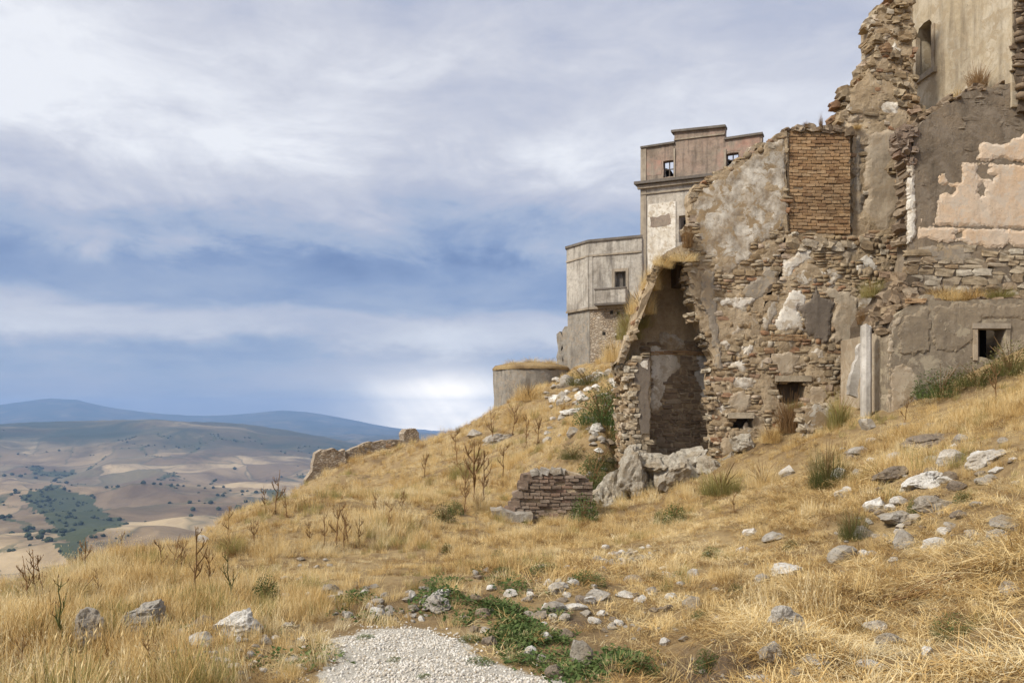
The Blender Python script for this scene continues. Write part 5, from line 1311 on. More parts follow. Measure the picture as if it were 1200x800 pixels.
PK = {'up': [], 'mat': [], 'dg': [], 'weed': [], 'peb': [], 'seed': []}; pi_ = 0
def reg(kind, name, vft, mat):
    global pi_
    o = bpy.data.objects.new('p%03d' % pi_, plant_mesh(name, vft, mat)); protos_col.objects.link(o); PK[kind].append(pi_); pi_ += 1
for i in range(5):
    rs = np.random.default_rng(900 + i); reg('up', 'tuft', blades(rs, 70, .16, (.14, .42), .006, (.05, .7), .6), M_straw)
for i in range(5):
    rs = np.random.default_rng(920 + i); reg('mat', 'thatch', merge(blades(rs, 46, .22, (.16, .42), .0065, (.9, 1.1), .1, flat=.09), blades(rs, 16, .2, (.05, .16), .006, (.3, 1.4), .5)), M_straw)
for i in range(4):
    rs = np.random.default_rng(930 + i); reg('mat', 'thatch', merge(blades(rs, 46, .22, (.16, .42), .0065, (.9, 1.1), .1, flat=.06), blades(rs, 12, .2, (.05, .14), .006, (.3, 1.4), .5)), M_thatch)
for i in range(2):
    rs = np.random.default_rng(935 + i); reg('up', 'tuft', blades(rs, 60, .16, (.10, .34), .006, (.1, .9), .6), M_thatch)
for i in range(3):
    rs = np.random.default_rng(940 + i); reg('dg', 'tuft', blades(rs, 60, .15, (.15, .45), .006, (.05, .8), .6), M_drygreen)
for i in range(4):
    rs = np.random.default_rng(960 + i); reg('weed', 'weed', leaves(rs, 42, .13, .075, .036), M_green)
for i in range(4):
    rs = np.random.default_rng(980 + i); bl = blades(rs, 30, .14, (.3, .55), .004, (.05, .5), .6); tips = bl[0].reshape(-1, 7, 3)[::2, 6]
    reg('seed', 'seeding_grass', merge(bl, heads(rs, tips, 1, .035), blades(rs, 40, .16, (.1, .3), .005, (.1, .8), .6)), M_straw)
for i in range(6):
    me = rock_proto(700 + i, 1, 8); me.materials.append(M_gravel); o = bpy.data.objects.new('p%03d' % pi_, me); protos_col.objects.link(o); PK['peb'].append(pi_); pi_ += 1


def scatter(name, pts, rot, scl, kinds, label, cat):
    me = bpy.data.meshes.new(name); me.vertices.add(len(pts)); me.vertices.foreach_set('co', np.asarray(pts, np.float32).ravel())
    for nm, tp, arr, fld in (('rot', 'FLOAT_VECTOR', rot, 'vector'), ('scl', 'FLOAT_VECTOR', scl, 'vector'), ('kind', 'INT', kinds, 'value')):
        a = me.attributes.new(nm, tp, 'POINT'); a.data.foreach_set(fld, np.asarray(arr, np.int32 if tp == 'INT' else np.float32).ravel())
    o = obj(name, me); g = bpy.data.node_groups.get('scatter')
    if g is None:
        g = bpy.data.node_groups.new('scatter', 'GeometryNodeTree')
        g.interface.new_socket('Geometry', in_out='INPUT', socket_type='NodeSocketGeometry'); g.interface.new_socket('Geometry', in_out='OUTPUT', socket_type='NodeSocketGeometry')
        gi = g.nodes.new('NodeGroupInput'); go = g.nodes.new('NodeGroupOutput'); ip = g.nodes.new('GeometryNodeInstanceOnPoints'); ci = g.nodes.new('GeometryNodeCollectionInfo')
        ci.inputs[0].default_value = protos_col; ci.inputs['Separate Children'].default_value = True; ci.inputs['Reset Children'].default_value = True
        def na(n_, t_): q = g.nodes.new('GeometryNodeInputNamedAttribute'); q.data_type = t_; q.inputs['Name'].default_value = n_; return next(s_ for s_ in q.outputs if s_.enabled and s_.name == 'Attribute')
        er = g.nodes.new('FunctionNodeEulerToRotation'); L = g.links
        L.new(gi.outputs[0], ip.inputs['Points']); L.new(ci.outputs[0], ip.inputs['Instance']); ip.inputs['Pick Instance'].default_value = True
        L.new(na('kind', 'INT'), ip.inputs['Instance Index']); L.new(na('rot', 'FLOAT_VECTOR'), er.inputs[0]); L.new(er.outputs[0], ip.inputs['Rotation'])
        L.new(na('scl', 'FLOAT_VECTOR'), ip.inputs['Scale']); L.new(ip.outputs[0], go.inputs[0])
    md = o.modifiers.new('scatter', 'NODES'); md.node_group = g
    tag(o, label, cat, kind='stuff'); return o


def wedge(n_, d0, d1, margin=380):
    """random ground points between two depths, a little wider than the view"""
    d = np.sqrt(rng.uniform(d0 ** 2, d1 ** 2, n_)); px = rng.uniform(-margin, 1200 + margin, n_); return (px - CX) / F * d, d


def free_of_walls(x, y):
    b_ = ((y > 18.0) & (x > 8.25) & (y < 30)) | ((y > 21.2) & (x > 5.0) & (y < 30)) | ((y > 21.3) & (x > 3.3) & (y < 25)) | ((x > 9.5) & (y > 18))
    b_ |= (np.hypot(x - cen[0], y - cen[1]) < rad) | ((y > 57) & (x > 3.9))
    return ~b_


def facing(x, y):
    """keep what the crest does not hide by far"""
    return x > -9.0 - .12 * y


allp = []; allr = []; alls = []; allk = []
RK = np.array([(o.location.x, o.location.y, max(o.scale[0], o.scale[1]) * .5) for o in C.objects if o.get('category') in ('rock', 'stone') and o.type == 'MESH'] + RKX)


def off_rocks(x, y):
    """no grass on the rocks nor tight in front of them"""
    r = np.ones(len(x), bool)
    for i in range(0, len(x), 8000):
        q = slice(i, i + 8000); dx_ = x[q, None] - RK[None, :, 0]; dy_ = y[q, None] - RK[None, :, 1]
        rr = RK[None, :, 2] * .95; ahead = np.where(dy_ < 0, dy_ / 1.45, dy_ * 1.1)
        r[q] = ~((dx_ ** 2 + ahead ** 2) < rr ** 2).any(1)
    return r


def path_gap(x, y): return np.sqrt(np.maximum(0, np.abs(x + .55) - .9) ** 2 + np.maximum(0, y - 6.6) ** 2)


def put(x, y, kinds, s0, s1, lean=.12, zs=1.0):
    n_ = len(x)
    if not n_: return
    z = ground(x, y) - .015; sc_ = rng.uniform(s0, s1, n_) * np.asarray(zs); zs = 1.0
    allp.append(np.stack([x, y, z], 1)); allr.append(np.stack([rng.normal(0, lean, n_), rng.normal(0, lean, n_), rng.uniform(0, 6.283, n_)], 1))
    alls.append(np.stack([sc_, sc_, sc_ * zs * rng.uniform(.8, 1.25, n_)], 1)); allk.append(rng.choice(kinds, n_))


def clumpy(x, y, sc_, seed): return fbm(x * sc_, y * sc_, seed, 3) + .5


for d0, d1, dens in ((3.9, 9, 95), (9, 16, 58), (16, 27, 28), (27, 42, 13), (42, 64, 7)):
    area = (d1 ** 2 - d0 ** 2) / 2 * (1960 / F); x, y = wedge(int(area * dens), d0, d1)
    z = ground(x, y); px, py = proj(np.stack([x, y, z], 1))
    ok = free_of_walls(x, y) & facing(x, y)
    gpath = inside(x, y, PATH_W); gbare = (np.exp(-(((x - 1.28) / .42) ** 2 + ((y - 5.5) / .8) ** 2)) > .45)
    thin_ = (px > 380) & (px < 740) & (py > 675) & (rng.random(len(x)) < .72)
    thin_ |= (fbm(x * .8, y * .8, 77, 3) > .15) & (rng.random(len(x)) < .6)
    ok &= off_rocks(x, y)
    ok &= ~(gpath & (rng.random(len(x)) < .985)) & ~(gbare & (rng.random(len(x)) < .85)) & ~thin_
    x, y, px, py = x[ok], y[ok], px[ok], py[ok]; far_ = 1 + max(0, d0 - 16) / 40
    # matted straw on the right, standing grass on the left and below the walls
    straw = 1 / (1 + np.exp(-((px - 690) / 60 + (py - 640) / 40))); straw = np.where(py < 560, straw * .3, straw)
    c1 = clumpy(x, y, .5, 81); c2 = clumpy(x, y, .9, 85)
    hf = np.clip(.42 + .16 * path_gap(x, y), .42, .8) * np.clip(.75 + .7 * (clumpy(x, y, .7, 88) - .5) * 2, .45, 1.35)
    u = rng.random(len(x)); is_mat = u < straw * .92
    up_ = ~is_mat; tall_ = up_ & (c1 > .52)
    put(x[is_mat], y[is_mat], PK['mat'], .7 * far_, 1.1 * far_, .18, np.clip(hf[is_mat] * 1.3, .6, 1.0))
    q = up_ & ~tall_ & (c2 < .62); put(x[q], y[q], PK['up'] + PK['mat'], .6 * far_, 1.0 * far_, .2, hf[q])
    q = tall_ & (c2 < .6); put(x[q], y[q], PK['up'] * 2 + PK['seed'], .75 * far_, 1.15 * far_, .16, hf[q])
    q = up_ & (c2 >= .6) & (u > .35); put(x[q], y[q], PK['dg'] + PK['up'], .65 * far_, 1.05 * far_, .16, hf[q])
# taller half-green grass close to the camera at the left
x, y = rng.uniform(-3.7, -1.75, 190), rng.uniform(4.0, 5.5, 190); k = off_rocks(x, y) & ~inside(x - .2, y, PATH_W) & (y < 5.9 + x * .35); put(x[k], y[k], PK['dg'] * 2 + PK['seed'] + PK['up'], .8, 1.15, .2, .85)
scatter('dry_grass', np.vstack(allp), np.vstack(allr), np.vstack(alls), np.concatenate(allk), 'dry yellow grass and straw covering the hillside', 'grass')
NGRASS = sum(len(q) for q in allp)
# low green ground cover round the head of the path
allp, allr, alls, allk = [], [], [], []
GC = [[(395, 705), (440, 690), (500, 678), (560, 672), (600, 676), (640, 700), (655, 740), (640, 765), (600, 760), (560, 745), (520, 726), (470, 718), (420, 728)], [(540, 690), (660, 720), (700, 800), (660, 800), (580, 760)],
      [(690, 800), (680, 770), (720, 750), (760, 770), (770, 800)], [(390, 720), (470, 700), (520, 680), (580, 665), (620, 665), (560, 690), (480, 712)], [(250, 745), (330, 740), (400, 770), (360, 800), (300, 790)],
      [(165, 745), (225, 725), (235, 745), (190, 755)]]
for gi_, (poly, nn) in enumerate(zip(GC, (400, 260, 110, 130, 24, 30))):
    a = np.array(poly); px = rng.uniform(a[:, 0].min(), a[:, 0].max(), nn * 2); py = rng.uniform(a[:, 1].min(), a[:, 1].max(), nn * 2); k = inside(px, py, poly)
    k &= (fbm(px / 22, py / 11, 95, 3) > .02); px, py = px[k][:nn], py[k][:nn]
    d = 1.78 / ((py - HY) / F); 
    for _ in range(4): d = -ground((px - CX) / F * d, d) / ((py - HY) / F)
    put((px - CX) / F * d, d, PK['weed'], .6, 1.3, .2)
scatter('ground_cover', np.vstack(allp), np.vstack(allr), np.vstack(alls), np.concatenate(allk), 'low green leafy weeds round the head of the gravel path', 'weeds')
# gravel on the path
allp, allr, alls, allk = [], [], [], []
pw = np.array(PATH_W); x = rng.uniform(pw[:, 0].min() - .4, pw[:, 0].max() + .4, 26000); y = rng.uniform(3.6, 7.6, 26000)
jx = .55 * fbm(x * 1.9, y * 1.9, 131, 3); jy = .7 * fbm(x * 1.9, y * 1.9, 137, 3); hol = (fbm(x * 2.6, y * 2.6, 141, 3) < .07) | (rng.random(len(x)) < .25)
k = (inside(x + jx, y + jy, PATH_W) & hol) | ((rng.random(len(x)) < .07) & (inside(x - .25, y, PATH_W) | inside(x + .25, y - .15, PATH_W) | inside(x, y - .3, PATH_W)))
x, y = x[k], y[k]; put(x, y, PK['peb'], .006, .021, .5); 
scatter('gravel', np.vstack(allp) + (0, 0, .018), np.vstack(allr), np.vstack(alls), np.concatenate(allk), 'pale crushed stone gravel on the path', 'gravel')

# ------------------------------------------------------------------ shrubs, dry stalks and tufts one can tell apart
def thistle(seed, nbr=7, spread=.35, leafy=0):
    """dry branching stalk, one unit high"""
    rs = np.random.default_rng(seed); st = []; hd = []; p0 = np.zeros(3); d = np.array([rs.uniform(-.12, .12), rs.uniform(-.12, .12), 1.0]); nodes = [p0]
    for k in range(6):
        p1 = p0 + d * (1 / 6.2) + np.array([rs.normal(0, .012), rs.normal(0, .012), 0]); st.append(tube(p0, p1, .017 * (1 - k / 8), .017 * (1 - (k + 1) / 8))); p0 = p1; nodes.append(p1)
    tips = [p0]
    for b_ in range(nbr):
        k = rs.integers(2, 6); a = rs.uniform(0, 6.283); q = nodes[k]; L = rs.uniform(.14, .34) * (1.25 - k / 8)
        e = q + np.array([math.cos(a) * spread * L * 1.4, math.sin(a) * spread * L * 1.4, L]); m_ = (q + e) / 2 + np.array([math.cos(a), math.sin(a), -.3]) * .02
        st += [tube(q, m_, .010, .008, 3), tube(m_, e, .008, .005, 3)]; tips.append(e)
        for _ in range(2):
            a2 = rs.uniform(0, 6.283); e2 = m_ + np.array([math.cos(a2) * .06, math.sin(a2) * .06, rs.uniform(.05, .12)]); st.append(tube(m_, e2, .007, .004, 3)); tips.append(e2)
    hv, hf_, ht = heads(rs, np.array(tips), 1, .055); hv = np.asarray(hv)
    lv = blades(rs, 26 + leafy, .03, (.08, .3), .016, (.6, 1.8), .7)
    return merge(*st), (hv, hf_, ht), lv


TH = []
for i in range(5):
    a, b_, c_ = thistle(1200 + i * 3, 6 + i % 3 * 2, .35 + .15 * (i % 2)); TH.append((plant_mesh('stem', a, M_rust), plant_mesh('seed_heads', b_, M_rust), plant_mesh('dry_leaves', c_, M_rust)))
a, b_, c_ = thistle(1300, 4, .2, 30); TH.append((plant_mesh('stem', a, M_olive), plant_mesh('seed_heads', b_, M_rust), plant_mesh('leaves', c_, M_olive)))
STALKS = [(42, 702, 644, 0, 'rust brown dry thistle, leftmost on the crest'), (52, 700, 650, 1, 'rust brown dry thistle touching the leftmost one'), (100, 676, 630, 2, 'thin dry stalk on the crest with the valley behind, left'),
          (62, 735, 690, 3, 'low dry stalk in front of the leftmost thistles'), (200, 672, 626, 3, 'dry brown stalk leaning left on the crest'), (210, 674, 630, 4, 'dense dry brown stalk at the centre of the crest clump'),
          (227, 704, 620, 0, 'tall thin dry stalk standing before the crest'), (271, 714, 646, 5, 'dark thistle with drooping leaves left of the green bush'), (267, 630, 594, 1, 'dry stalk on the crest above the small white rock'),
          (298, 644, 606, 2, 'dry stalk right of the small white rock on the crest'), (322, 602, 552, 3, 'tall dry stalk on the crest seen against the far hills'), (312, 600, 568, 4, 'short dry stalk left of the tall one on the crest'),
          (380, 640, 600, 0, 'rusty stalk at the left end of the middle clump'), (394, 640, 588, 1, 'tallest rusty stalk of the middle clump'), (408, 638, 594, 2, 'rusty stalk in the middle of the middle clump'), (420, 640, 598, 3, 'rusty stalk at the right end of the middle clump'),
          (441, 606, 574, 4, 'rusty stalk above the middle clump'), (556, 597, 516, 2, 'tall bare branching stalk left of the brick stub'), (566, 592, 530, 0, 'bare stalk beside the tall branching one by the brick stub'),
          (536, 545, 504, 1, 'dry stalk on the upper crest left of the grey ledge'), (578, 520, 478, 3, 'dry stalk in the grass below the bastion'), (600, 510, 470, 4, 'dry brown stalk right below the bastion wall'),
          (78, 765, 676, 5, 'tall thin green stalk beside the leftmost boulder'), (22, 800, 742, 4, 'dry stalk at the bottom left corner'), (180, 800, 740, 2, 'thin dry stalk in front of the second boulder'),
          (143, 640, 612, 1, 'small dry stalk on the crest between the thistles'), (617, 526, 486, 0, 'dry stalk on the slope below the torn piers'), (497, 560, 528, 2, 'small dry stalk on the slope below the crest wall'),
          (34, 708, 652, 3, 'dry stalk left of the leftmost thistle pair'), (190, 672, 632, 1, 'dry stalk at the left side of the crest clump'), (246, 690, 640, 4, 'dry stalk between the tall thin one and the dark thistle'),
          (336, 606, 570, 0, 'dry stalk right of the tall one seen against the hills'), (365, 640, 606, 4, 'rusty stalk just left of the middle clump'), (402, 646, 604, 3, 'rusty stalk in front of the middle clump'),
          (454, 622, 588, 1, 'rusty stalk right of and above the middle clump'), (470, 604, 572, 2, 'thin rusty stalk on the slope between middle clump and branching stalk'), (544, 600, 548, 4, 'bare stalk left of the tall branching one'),
          (590, 560, 520, 1, 'dry stalk on the slope below the grey ledge'), (630, 520, 486, 2, 'dry stalk right of the one below the torn piers'), (118, 700, 664, 0, 'short rusty stalk between thistles and second boulder'),
          (860, 600, 570, 3, 'dry stalk below the house corner'), (1168, 470, 424, 4, 'dry stalk before the outbuilding window'), (1060, 500, 466, 1, 'dry stalk right of the white pillar')]
for i, (px, by, ty, k, lab) in enumerate(STALKS):
    p_ = hit(px, by); h_ = (by - ty) * p_[1] / F * 1.04; rs = np.random.default_rng(i + 40)
    t_ = thing('dry_thistle', (p_[0], p_[1], p_[2] - .02), lab, 'dry plant', 'dry stalks on the slope'); t_.rotation_euler = (rs.normal(0, .06), rs.normal(0, .08), rs.uniform(0, 6.28)); t_.scale = (h_ * 1.15, h_ * 1.15, h_)
    for nm, me in zip(('stem', 'seed_heads', 'leaves'), TH[k]): obj(nm, me, t_)


def bush(seed, kind):
    """unit-radius bush: stems and foliage"""
    rs = np.random.default_rng(seed); st = []
    for k in range(14):
        a = rs.uniform(0, 6.283); e = np.array([math.cos(a) * rs.uniform(.2, .8), math.sin(a) * rs.uniform(.2, .8), rs.uniform(.4, .95)]); m_ = e * .5 + np.array([0, 0, .12]); st += [tube((0, 0, 0), m_, .022, .014, 3), tube(m_, e, .014, .005, 3)]
    if kind == 'leaf': fo = merge(leaves(rs, 900, .95, .95, .11), blades(rs, 60, .6, (.5, 1.1), .012, (.1, .8), .5))
    elif kind == 'grassy': fo = merge(blades(rs, 380, .75, (.2, .8), .011, (.2, 1.6), .8), leaves(rs, 1100, .95, .85, .07))
    elif kind == 'rust': fo = merge(blades(rs, 380, .5, (.35, 1.0), .014, (.1, 1.0), .5), *[tube((0, 0, 0), (rs.normal(0, .4), rs.normal(0, .4), rs.uniform(.5, 1.1)), .012, .004, 3) for _ in range(30)])
    else: fo = merge(blades(rs, 700, .62, (.3, 1.0), .008, (.1, 1.2), .75), blades(rs, 300, .8, (.15, .5), .008, (.3, 1.6), .8))
    return merge(*st), fo


BU = {}
def bush_mesh(kind, mat, v):
    key = (kind, mat.name, v % 3)
    if key not in BU:
        a, b_ = bush(1500 + v % 3 * 11 + len(kind), kind); BU[key] = (plant_mesh('stems', a, M_rust), plant_mesh('foliage', b_, mat))
    return BU[key]


SHRUBS = [  # column, base row, half width, height (pixels), kind, material, label
    (310, 702, 16, 30, 'leaf', M_green, 'rounded bright green bush left of the path head'),
    (716, 522, 26, 44, 'grassy', M_green, 'dense dark green shrub on the slope left of the vault pier'),
    (705, 500, 22, 34, 'grassy', M_green, 'dark green shrub above the dense one left of the pier'),
    (728, 548, 18, 40, 'grassy', M_green, 'dark green shrub at the foot of the vault pier'),
    (704, 556, 20, 34, 'grassy', M_olive, 'olive shrub above the limestone outcrop'),
    (672, 540, 18, 22, 'grassy', M_olive, 'olive tuft on the slope above the brick stub'),
    (722, 475, 18, 24, 'grassy', M_olive, 'olive shrub just under the white block by the pier'),
    (690, 452, 18, 16, 'grassy', M_olive, 'low olive tuft at the foot of the tower'),
    (676, 604, 22, 44, 'leaf', M_green, 'dark green bush growing behind the right end of the brick stub'),
    (694, 580, 20, 50, 'grassy', M_green, 'tall dark green grass clump between brick stub and outcrop'),
    (684, 612, 17, 36, 'leaf', M_green, 'dark bush hiding the right end of the brick stub'),
    (648, 613, 14, 12, 'dry', M_straw, 'blond tuft at the foot of the brick stub'),
    (664, 608, 16, 20, 'leaf', M_green, 'low green bush in front of the brick stub'),
    (1108, 466, 32, 42, 'grassy', M_green, 'dark spiky green bush against the outbuilding wall'),
    (1150, 452, 28, 34, 'grassy', M_olive, 'olive bush under the outbuilding window'),
    (1190, 440, 26, 50, 'grassy', M_olive, 'tall olive grass clump right of the outbuilding window'),
    (973, 572, 28, 62, 'dry', M_olive, 'large olive green tuft on the slope below the stone stump'),
    (1003, 632, 22, 46, 'dry', M_olive, 'olive green tuft beside the tilted grey slab'),
    (928, 508, 24, 46, 'rust', M_rust, 'rusty brown dry bush below the lower niche of the house'),
    (905, 520, 16, 28, 'dry', M_straw, 'yellow dry tuft left of the rusty bush at the house foot'),
    (985, 500, 22, 40, 'rust', M_drygreen, 'yellow brown bush between stone stump and white pillar'),
    (520, 612, 14, 24, 'leaf', M_olive, 'small leafy green bush left of the stone block'),
    (533, 603, 10, 18, 'leaf', M_green, 'small dark bush touching the leafy one left of the stone block'),
    (524, 648, 7, 14, 'leaf', M_green, 'small upright green weed in blond grass in the centre'),
    (584, 656, 9, 14, 'leaf', M_green, 'small green weed right of the upright one in the centre'),
    (792, 614, 14, 26, 'leaf', M_green, 'dark leaved weed below the limestone outcrop'),
    (774, 617, 8, 22, 'leaf', M_green, 'narrow green weed left of the dark leaved one below the outcrop'),
    (640, 672, 20, 15, 'leaf', M_green, 'low bright green weed mat above the path head'),
    (688, 684, 22, 17, 'leaf', M_green, 'low green weed below the rubble heap'),
    (590, 672, 14, 10, 'leaf', M_green, 'low green weed left of the bright green mat'),
    (836, 654, 13, 15, 'leaf', M_green, 'small dark green weed alone in the straw, centre right'),
    (863, 695, 9, 13, 'leaf', M_green, 'small green weed above the bare soil bank'),
    (796, 681, 9, 14, 'leaf', M_green, 'small green weed left of the lone white stone'),
    (768, 684, 10, 15, 'leaf', M_olive, 'greyish green weed beside the grey stone in the straw'),
    (928, 644, 9, 14, 'leaf', M_green, 'small green weed right of the slanting grey slab'),
    (1122, 746, 26, 36, 'grassy', M_green, 'spiky dark green clump in the right foreground straw'),
    (1145, 766, 8, 20, 'leaf', M_olive, 'small olive weed right below the spiky green clump'),
    (1073, 600, 8, 20, 'leaf', M_green, 'dark green tuft in the middle of the rocky strip'),
    (1130, 588, 10, 16, 'leaf', M_green, 'dark green tuft right of the grey boulder in the rocky strip'),
    (822, 728, 12, 16, 'leaf', M_green, 'green weed on top of the bare soil bank'),
    (830, 785, 16, 28, 'leaf', M_green, 'green weed at the foot of the bare soil bank'),
    (752, 792, 22, 26, 'leaf', M_green, 'bright green weed left of the bare soil bank'),
    (462, 775, 10, 8, 'leaf', M_green, 'tiny green weed in the middle of the gravel path'),
    (428, 748, 12, 8, 'leaf', M_green, 'tiny green weed near the left rim of the gravel path'),
    (497, 794, 11, 8, 'leaf', M_green, 'tiny green weed on the gravel at the bottom edge'),
    (562, 778, 18, 10, 'leaf', M_green, 'low green weed on the right half of the gravel path'),
    (606, 776, 18, 11, 'leaf', M_green, 'low green weed where the path meets the weedy bank'),
    (550, 752, 14, 11, 'leaf', M_green, 'green weed on the upper right rim of the path'),
    (450, 732, 12, 8, 'leaf', M_olive, 'tiny olive weed at the upper end of the path'),
    (848, 580, 34, 40, 'dry', M_drygreen, 'blond and green grass clump below the house corner'),
    (896, 570, 26, 36, 'dry', M_straw, 'blond grass clump below the rusty bush'),
    (560, 600, 20, 34, 'dry', M_straw, 'blond grass clump round the bare branching stalk'),
    (650, 440, 16, 14, 'dry', M_drygreen, 'dry grass clump between the torn piers and the slope'),
    (605, 498, 22, 26, 'dry', M_straw, 'blond grass clump below the bastion'),
    (545, 562, 24, 28, 'dry', M_drygreen, 'greenish grass clump on the middle slope'),
    (620, 470, 24, 26, 'dry', M_straw, 'tall blond grass clump against the bastion wall'),
    (268, 648, 22, 26, 'dry', M_drygreen, 'olive tinted grass clump on the crest, right of the small white rock'),
    (190, 680, 24, 22, 'dry', M_drygreen, 'greenish grass clump at the crest stalks'),
    (90, 700, 24, 22, 'dry', M_drygreen, 'greenish grass clump right of the leftmost thistles'),
]
for i, (px, by, hw, h_, kind, mt_, lab) in enumerate(SHRUBS):
    if not lab: continue
    p_ = hit(px, by); k = p_[1] / F; rs = np.random.default_rng(i + 900)
    t_ = thing('shrub' if kind != 'dry' else 'grass_clump', (p_[0], p_[1] + hw * k * .3, float(ground(p_[0], p_[1] + hw * k * .3)) - .02), lab, 'plant', 'green weeds and shrubs' if kind != 'dry' else 'grass clumps')
    g_ = 1.6 if (660 < px < 740 and by < 540) else 1.08; t_.scale = (hw * k * g_, hw * k * g_, max(h_, 8) * k * g_); t_.rotation_euler = (0, 0, rs.uniform(0, 6.28))
    for nm, me in zip(('stems', 'foliage'), bush_mesh(kind, mt_, i)): obj(nm, me, t_)

# tufts rooted in the walls
WALLT = [(800, 306, 21.1, 24, 16, 'dry', M_straw, 'blond tuft hanging from the crown of the broken vault'), (776, 312, 21.2, 18, 20, 'dry', M_straw, 'blond tuft left of the vault crown'),
         (752, 368, 21.9, 24, 40, 'dry', M_straw, 'tall blond grass on the left flank of the vault'), (737, 398, 22.0, 22, 40, 'dry', M_drygreen, 'yellow grass low on the left flank of the vault'), (762, 340, 21.7, 18, 36, 'dry', M_straw, 'blond grass high on the left flank of the vault'), (722, 424, 22.2, 24, 40, 'dry', M_straw, 'yellow grass at the foot of the vault flank'),
         (744, 384, 22.4, 26, 34, 'dry', M_drygreen, 'greenish dry grass behind the left flank of the vault'),
         (806, 290, 21.2, 12, 30, 'rust', M_rust, 'dark dry bush at the corner of the gabled wall above the vault'), (1146, 104, 20.3, 20, 30, 'rust', M_rust, 'brown dry tuft under the arched window wall'), (1122, 120, 20.3, 16, 20, 'dry', M_straw, 'blond tuft on the ledge left of the brown tuft'),
         (1108, 352, 18.7, 26, 22, 'dry', M_straw, 'blond grass on the roof edge of the outbuilding, left'), (1136, 352, 18.8, 24, 20, 'dry', M_straw, 'blond grass in the middle of the outbuilding roof'), (1172, 350, 18.8, 24, 18, 'dry', M_drygreen, 'yellow grass on the outbuilding roof, right'),
         (1022, 348, 20.6, 20, 30, 'dry', M_drygreen, 'yellow grass on the fallen masonry'), (1012, 380, 20.3, 14, 22, 'rust', M_rust, 'brown tuft on the lower end of the fallen masonry'), (962, 152, 21.6, 4, 20, 'rust', M_rust, 'thin weed on top of the brick infill'), (944, 150, 21.6, 7, 8, 'rust', M_rust, 'tiny dry weed on the gable peak'),
         (1004, 151, 21.8, 8, 8, 'dry', M_straw, 'tiny blond tuft where brick infill meets the tall ruin'), (934, 482, 21.2, 16, 18, 'dry', M_drygreen, 'yellow green tuft growing in the lower niche'), (1095, 350, 19.0, 16, 14, 'rust', M_rust, 'brown tuft behind the outbuilding roof corner'),
         (602, 429, 57.4, 16, 10, 'dry', M_straw, 'dry tuft on the bastion roof, left'), (624, 427, 57.8, 18, 9, 'rust', M_straw, 'dry tuft on the middle of the bastion roof'), (644, 428, 57.6, 14, 11, 'dry', M_straw, 'dry tuft on the bastion roof beside the piers')]
for i, (px, by, D, hw, h_, kind, mt_, lab) in enumerate(WALLT):
    p_ = P(px, by, D); k = D / F
    t_ = thing('wall_tuft', tuple(p_), lab, 'plant', 'tufts rooted in the walls'); t_.scale = (hw * k, hw * k, h_ * k); t_.rotation_euler = (.25 if i < 2 else 0, 0, i * 1.3)
    for nm, me in zip(('stems', 'foliage'), bush_mesh(kind, mt_, i)): obj(nm, me, t_)

# fallen reddish stalks in the right foreground
fs = thing('fallen_stalks', tuple(hit(1120, 680)), 'bundle of fallen reddish brown stalks across the straw, right foreground', 'dry plant')
rs = np.random.default_rng(77)
for k in range(16):
    x0 = rs.uniform(1030, 1120); y0 = 712 - (x0 - 1030) * .30 + rs.uniform(-8, 12); x1 = x0 + rs.uniform(50, 110); y1 = y0 - (x1 - x0) * .42 + rs.uniform(-8, 8)
    pts_ = [hit(x0 + (x1 - x0) * t_, y0 + (y1 - y0) * t_) + np.array([0, 0, .05 + .04 * math.sin(3 * t_ + k)]) for t_ in (0, .5, 1)]
    v, f, t__ = sweep(pts_, (.008, .007, .003))
    o = obj('stalk', plant_mesh('stalk', (v - ORG[fs.name], f, t__), M_rust), fs)

# ------------------------------------------------------------------ far trees in the valley
def far_hit(px, py):
    ts = np.geomspace(600, 15000, 500); x = (px - CX) / F * ts; b_ = np.nonzero((HY - py) / F * ts < far_z(x, ts))[0]; D = ts[b_[0]] if len(b_) else 9000.0
    x = (px - CX) / F * D; return np.array([x, D, float(far_z(np.array(x), np.array(D)))])
def far_tree_mesh(seed):
    bm = bmesh.new(); bmesh.ops.create_icosphere(bm, subdivisions=2, radius=.5)
    for v in bm.verts: v.co *= 1 + .5 * mnoise.noise(v.co * 3 + Vector((seed, 0, 0))); v.co.z = v.co.z * .9 + .45
    me = bpy.data.meshes.new('crown'); bm.to_mesh(me); bm.free(); me.materials.append(M_fartree); return me
m, n, b = material('distant_foliage', .9); M_fartree = m; c = n.mix(rand_tone(n), (0.022, 0.032, 0.014), (0.05, 0.062, 0.026)); n.l.new(c, b.inputs['Base Color'])
FT = [far_tree_mesh(k * 3.7) for k in range(4)]
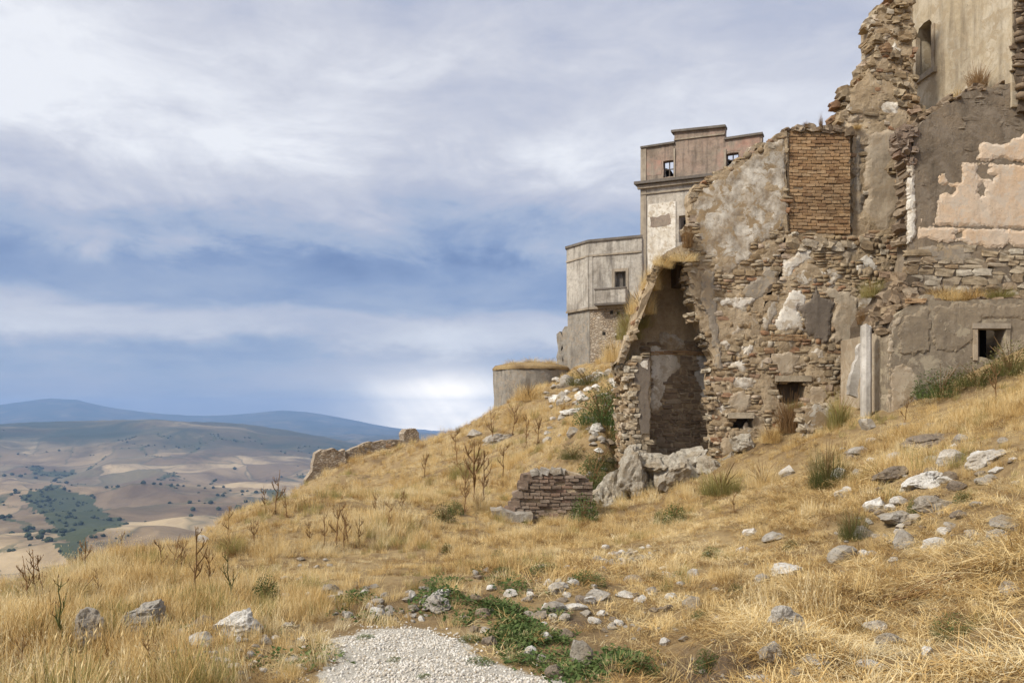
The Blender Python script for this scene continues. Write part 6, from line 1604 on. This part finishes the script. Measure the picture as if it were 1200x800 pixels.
for i, (px, py, sz) in enumerate([(57, 624, 8), (50, 634, 4), (226, 599, 9), (256, 598, 8), (279, 598, 11), (92, 636, 5), (107, 630, 7), (112, 631, 6), (121, 629, 7), (136, 632, 4), (78, 567, 6), (24, 559, 7), (14, 557, 6), (5, 558, 6), (42, 561, 5), (64, 564, 7), (75, 574, 6), (30, 586, 6), (36, 588, 6), (55, 588, 7), (46, 594, 6), (50, 602, 6), (150, 628, 4),
                              (168, 569, 8), (180, 568, 5), (188, 570, 5), (200, 571, 5), (208, 570, 5), (215, 571, 4), (240, 573, 4), (250, 573, 5), (262, 573, 5), (270, 575, 4), (284, 577, 6), (275, 550, 6), (255, 581, 6), (94, 645, 5), (70, 648, 6), (88, 655, 6)]):
    p_ = far_hit(px, py); k = sz * .62 * p_[1] / F
    o = obj('valley_tree', FT[i % 4], scale=(k * 1.15, k * 1.15, k)); o.location = tuple(p_ - (0, 0, k * .1)); o.rotation_euler = (0, 0, i)
    tag(o, 'small dark round tree dotted on the valley floor far below', 'tree', 'trees on the valley floor')
allp, allr, alls, allk = [], [], [], []
first = pi_
for k, me in enumerate(FT):
    o = bpy.data.objects.new('p%03d' % pi_, me); protos_col.objects.link(o); pi_ += 1
x = rng.uniform(-6000, 2200, 60000); y = rng.uniform(900, 5200, 60000); px, py = proj(np.stack([x, y, far_z(x, y)], 1))
keep = (px > -100) & (px < 600); x, y, px, py = x[keep], y[keep], px[keep], py[keep]
gw = np.zeros(len(x), bool)
for g_ in GREEN_PX[:3]: gw |= inside(px + 26 * fbm(x / 90, y / 90, 151, 3), py + 14 * fbm(x / 90, y / 90, 157, 3), g_) & (fbm(x / 150, y / 150, 163, 2) > -.12)
gl = np.abs(fbm(x / 520 + 7, y / 520, 71, 3)); gw |= (gl < .012) & (rng.random(len(x)) < .6); gw |= (fbm(x / 900, y / 900, 73, 3) > .19) & (rng.random(len(x)) < .25) & (y > 3000)
gw |= rng.random(len(x)) < .0006
x, y = x[gw], y[gw]; sc_ = rng.uniform(4, 12, len(x)) ** 1.0 * np.where(rng.random(len(x)) < .5, .6, 1.0); 
scatter('far_woods', np.stack([x, y, far_z(x, y) - 1], 1), np.stack([x * 0, x * 0, rng.uniform(0, 6, len(x))], 1), np.stack([sc_ * 1.2, sc_ * 1.2, sc_], 1), rng.integers(first, first + 4, len(x)), 'dark woods and hedgerows in the valley far below', 'woods')
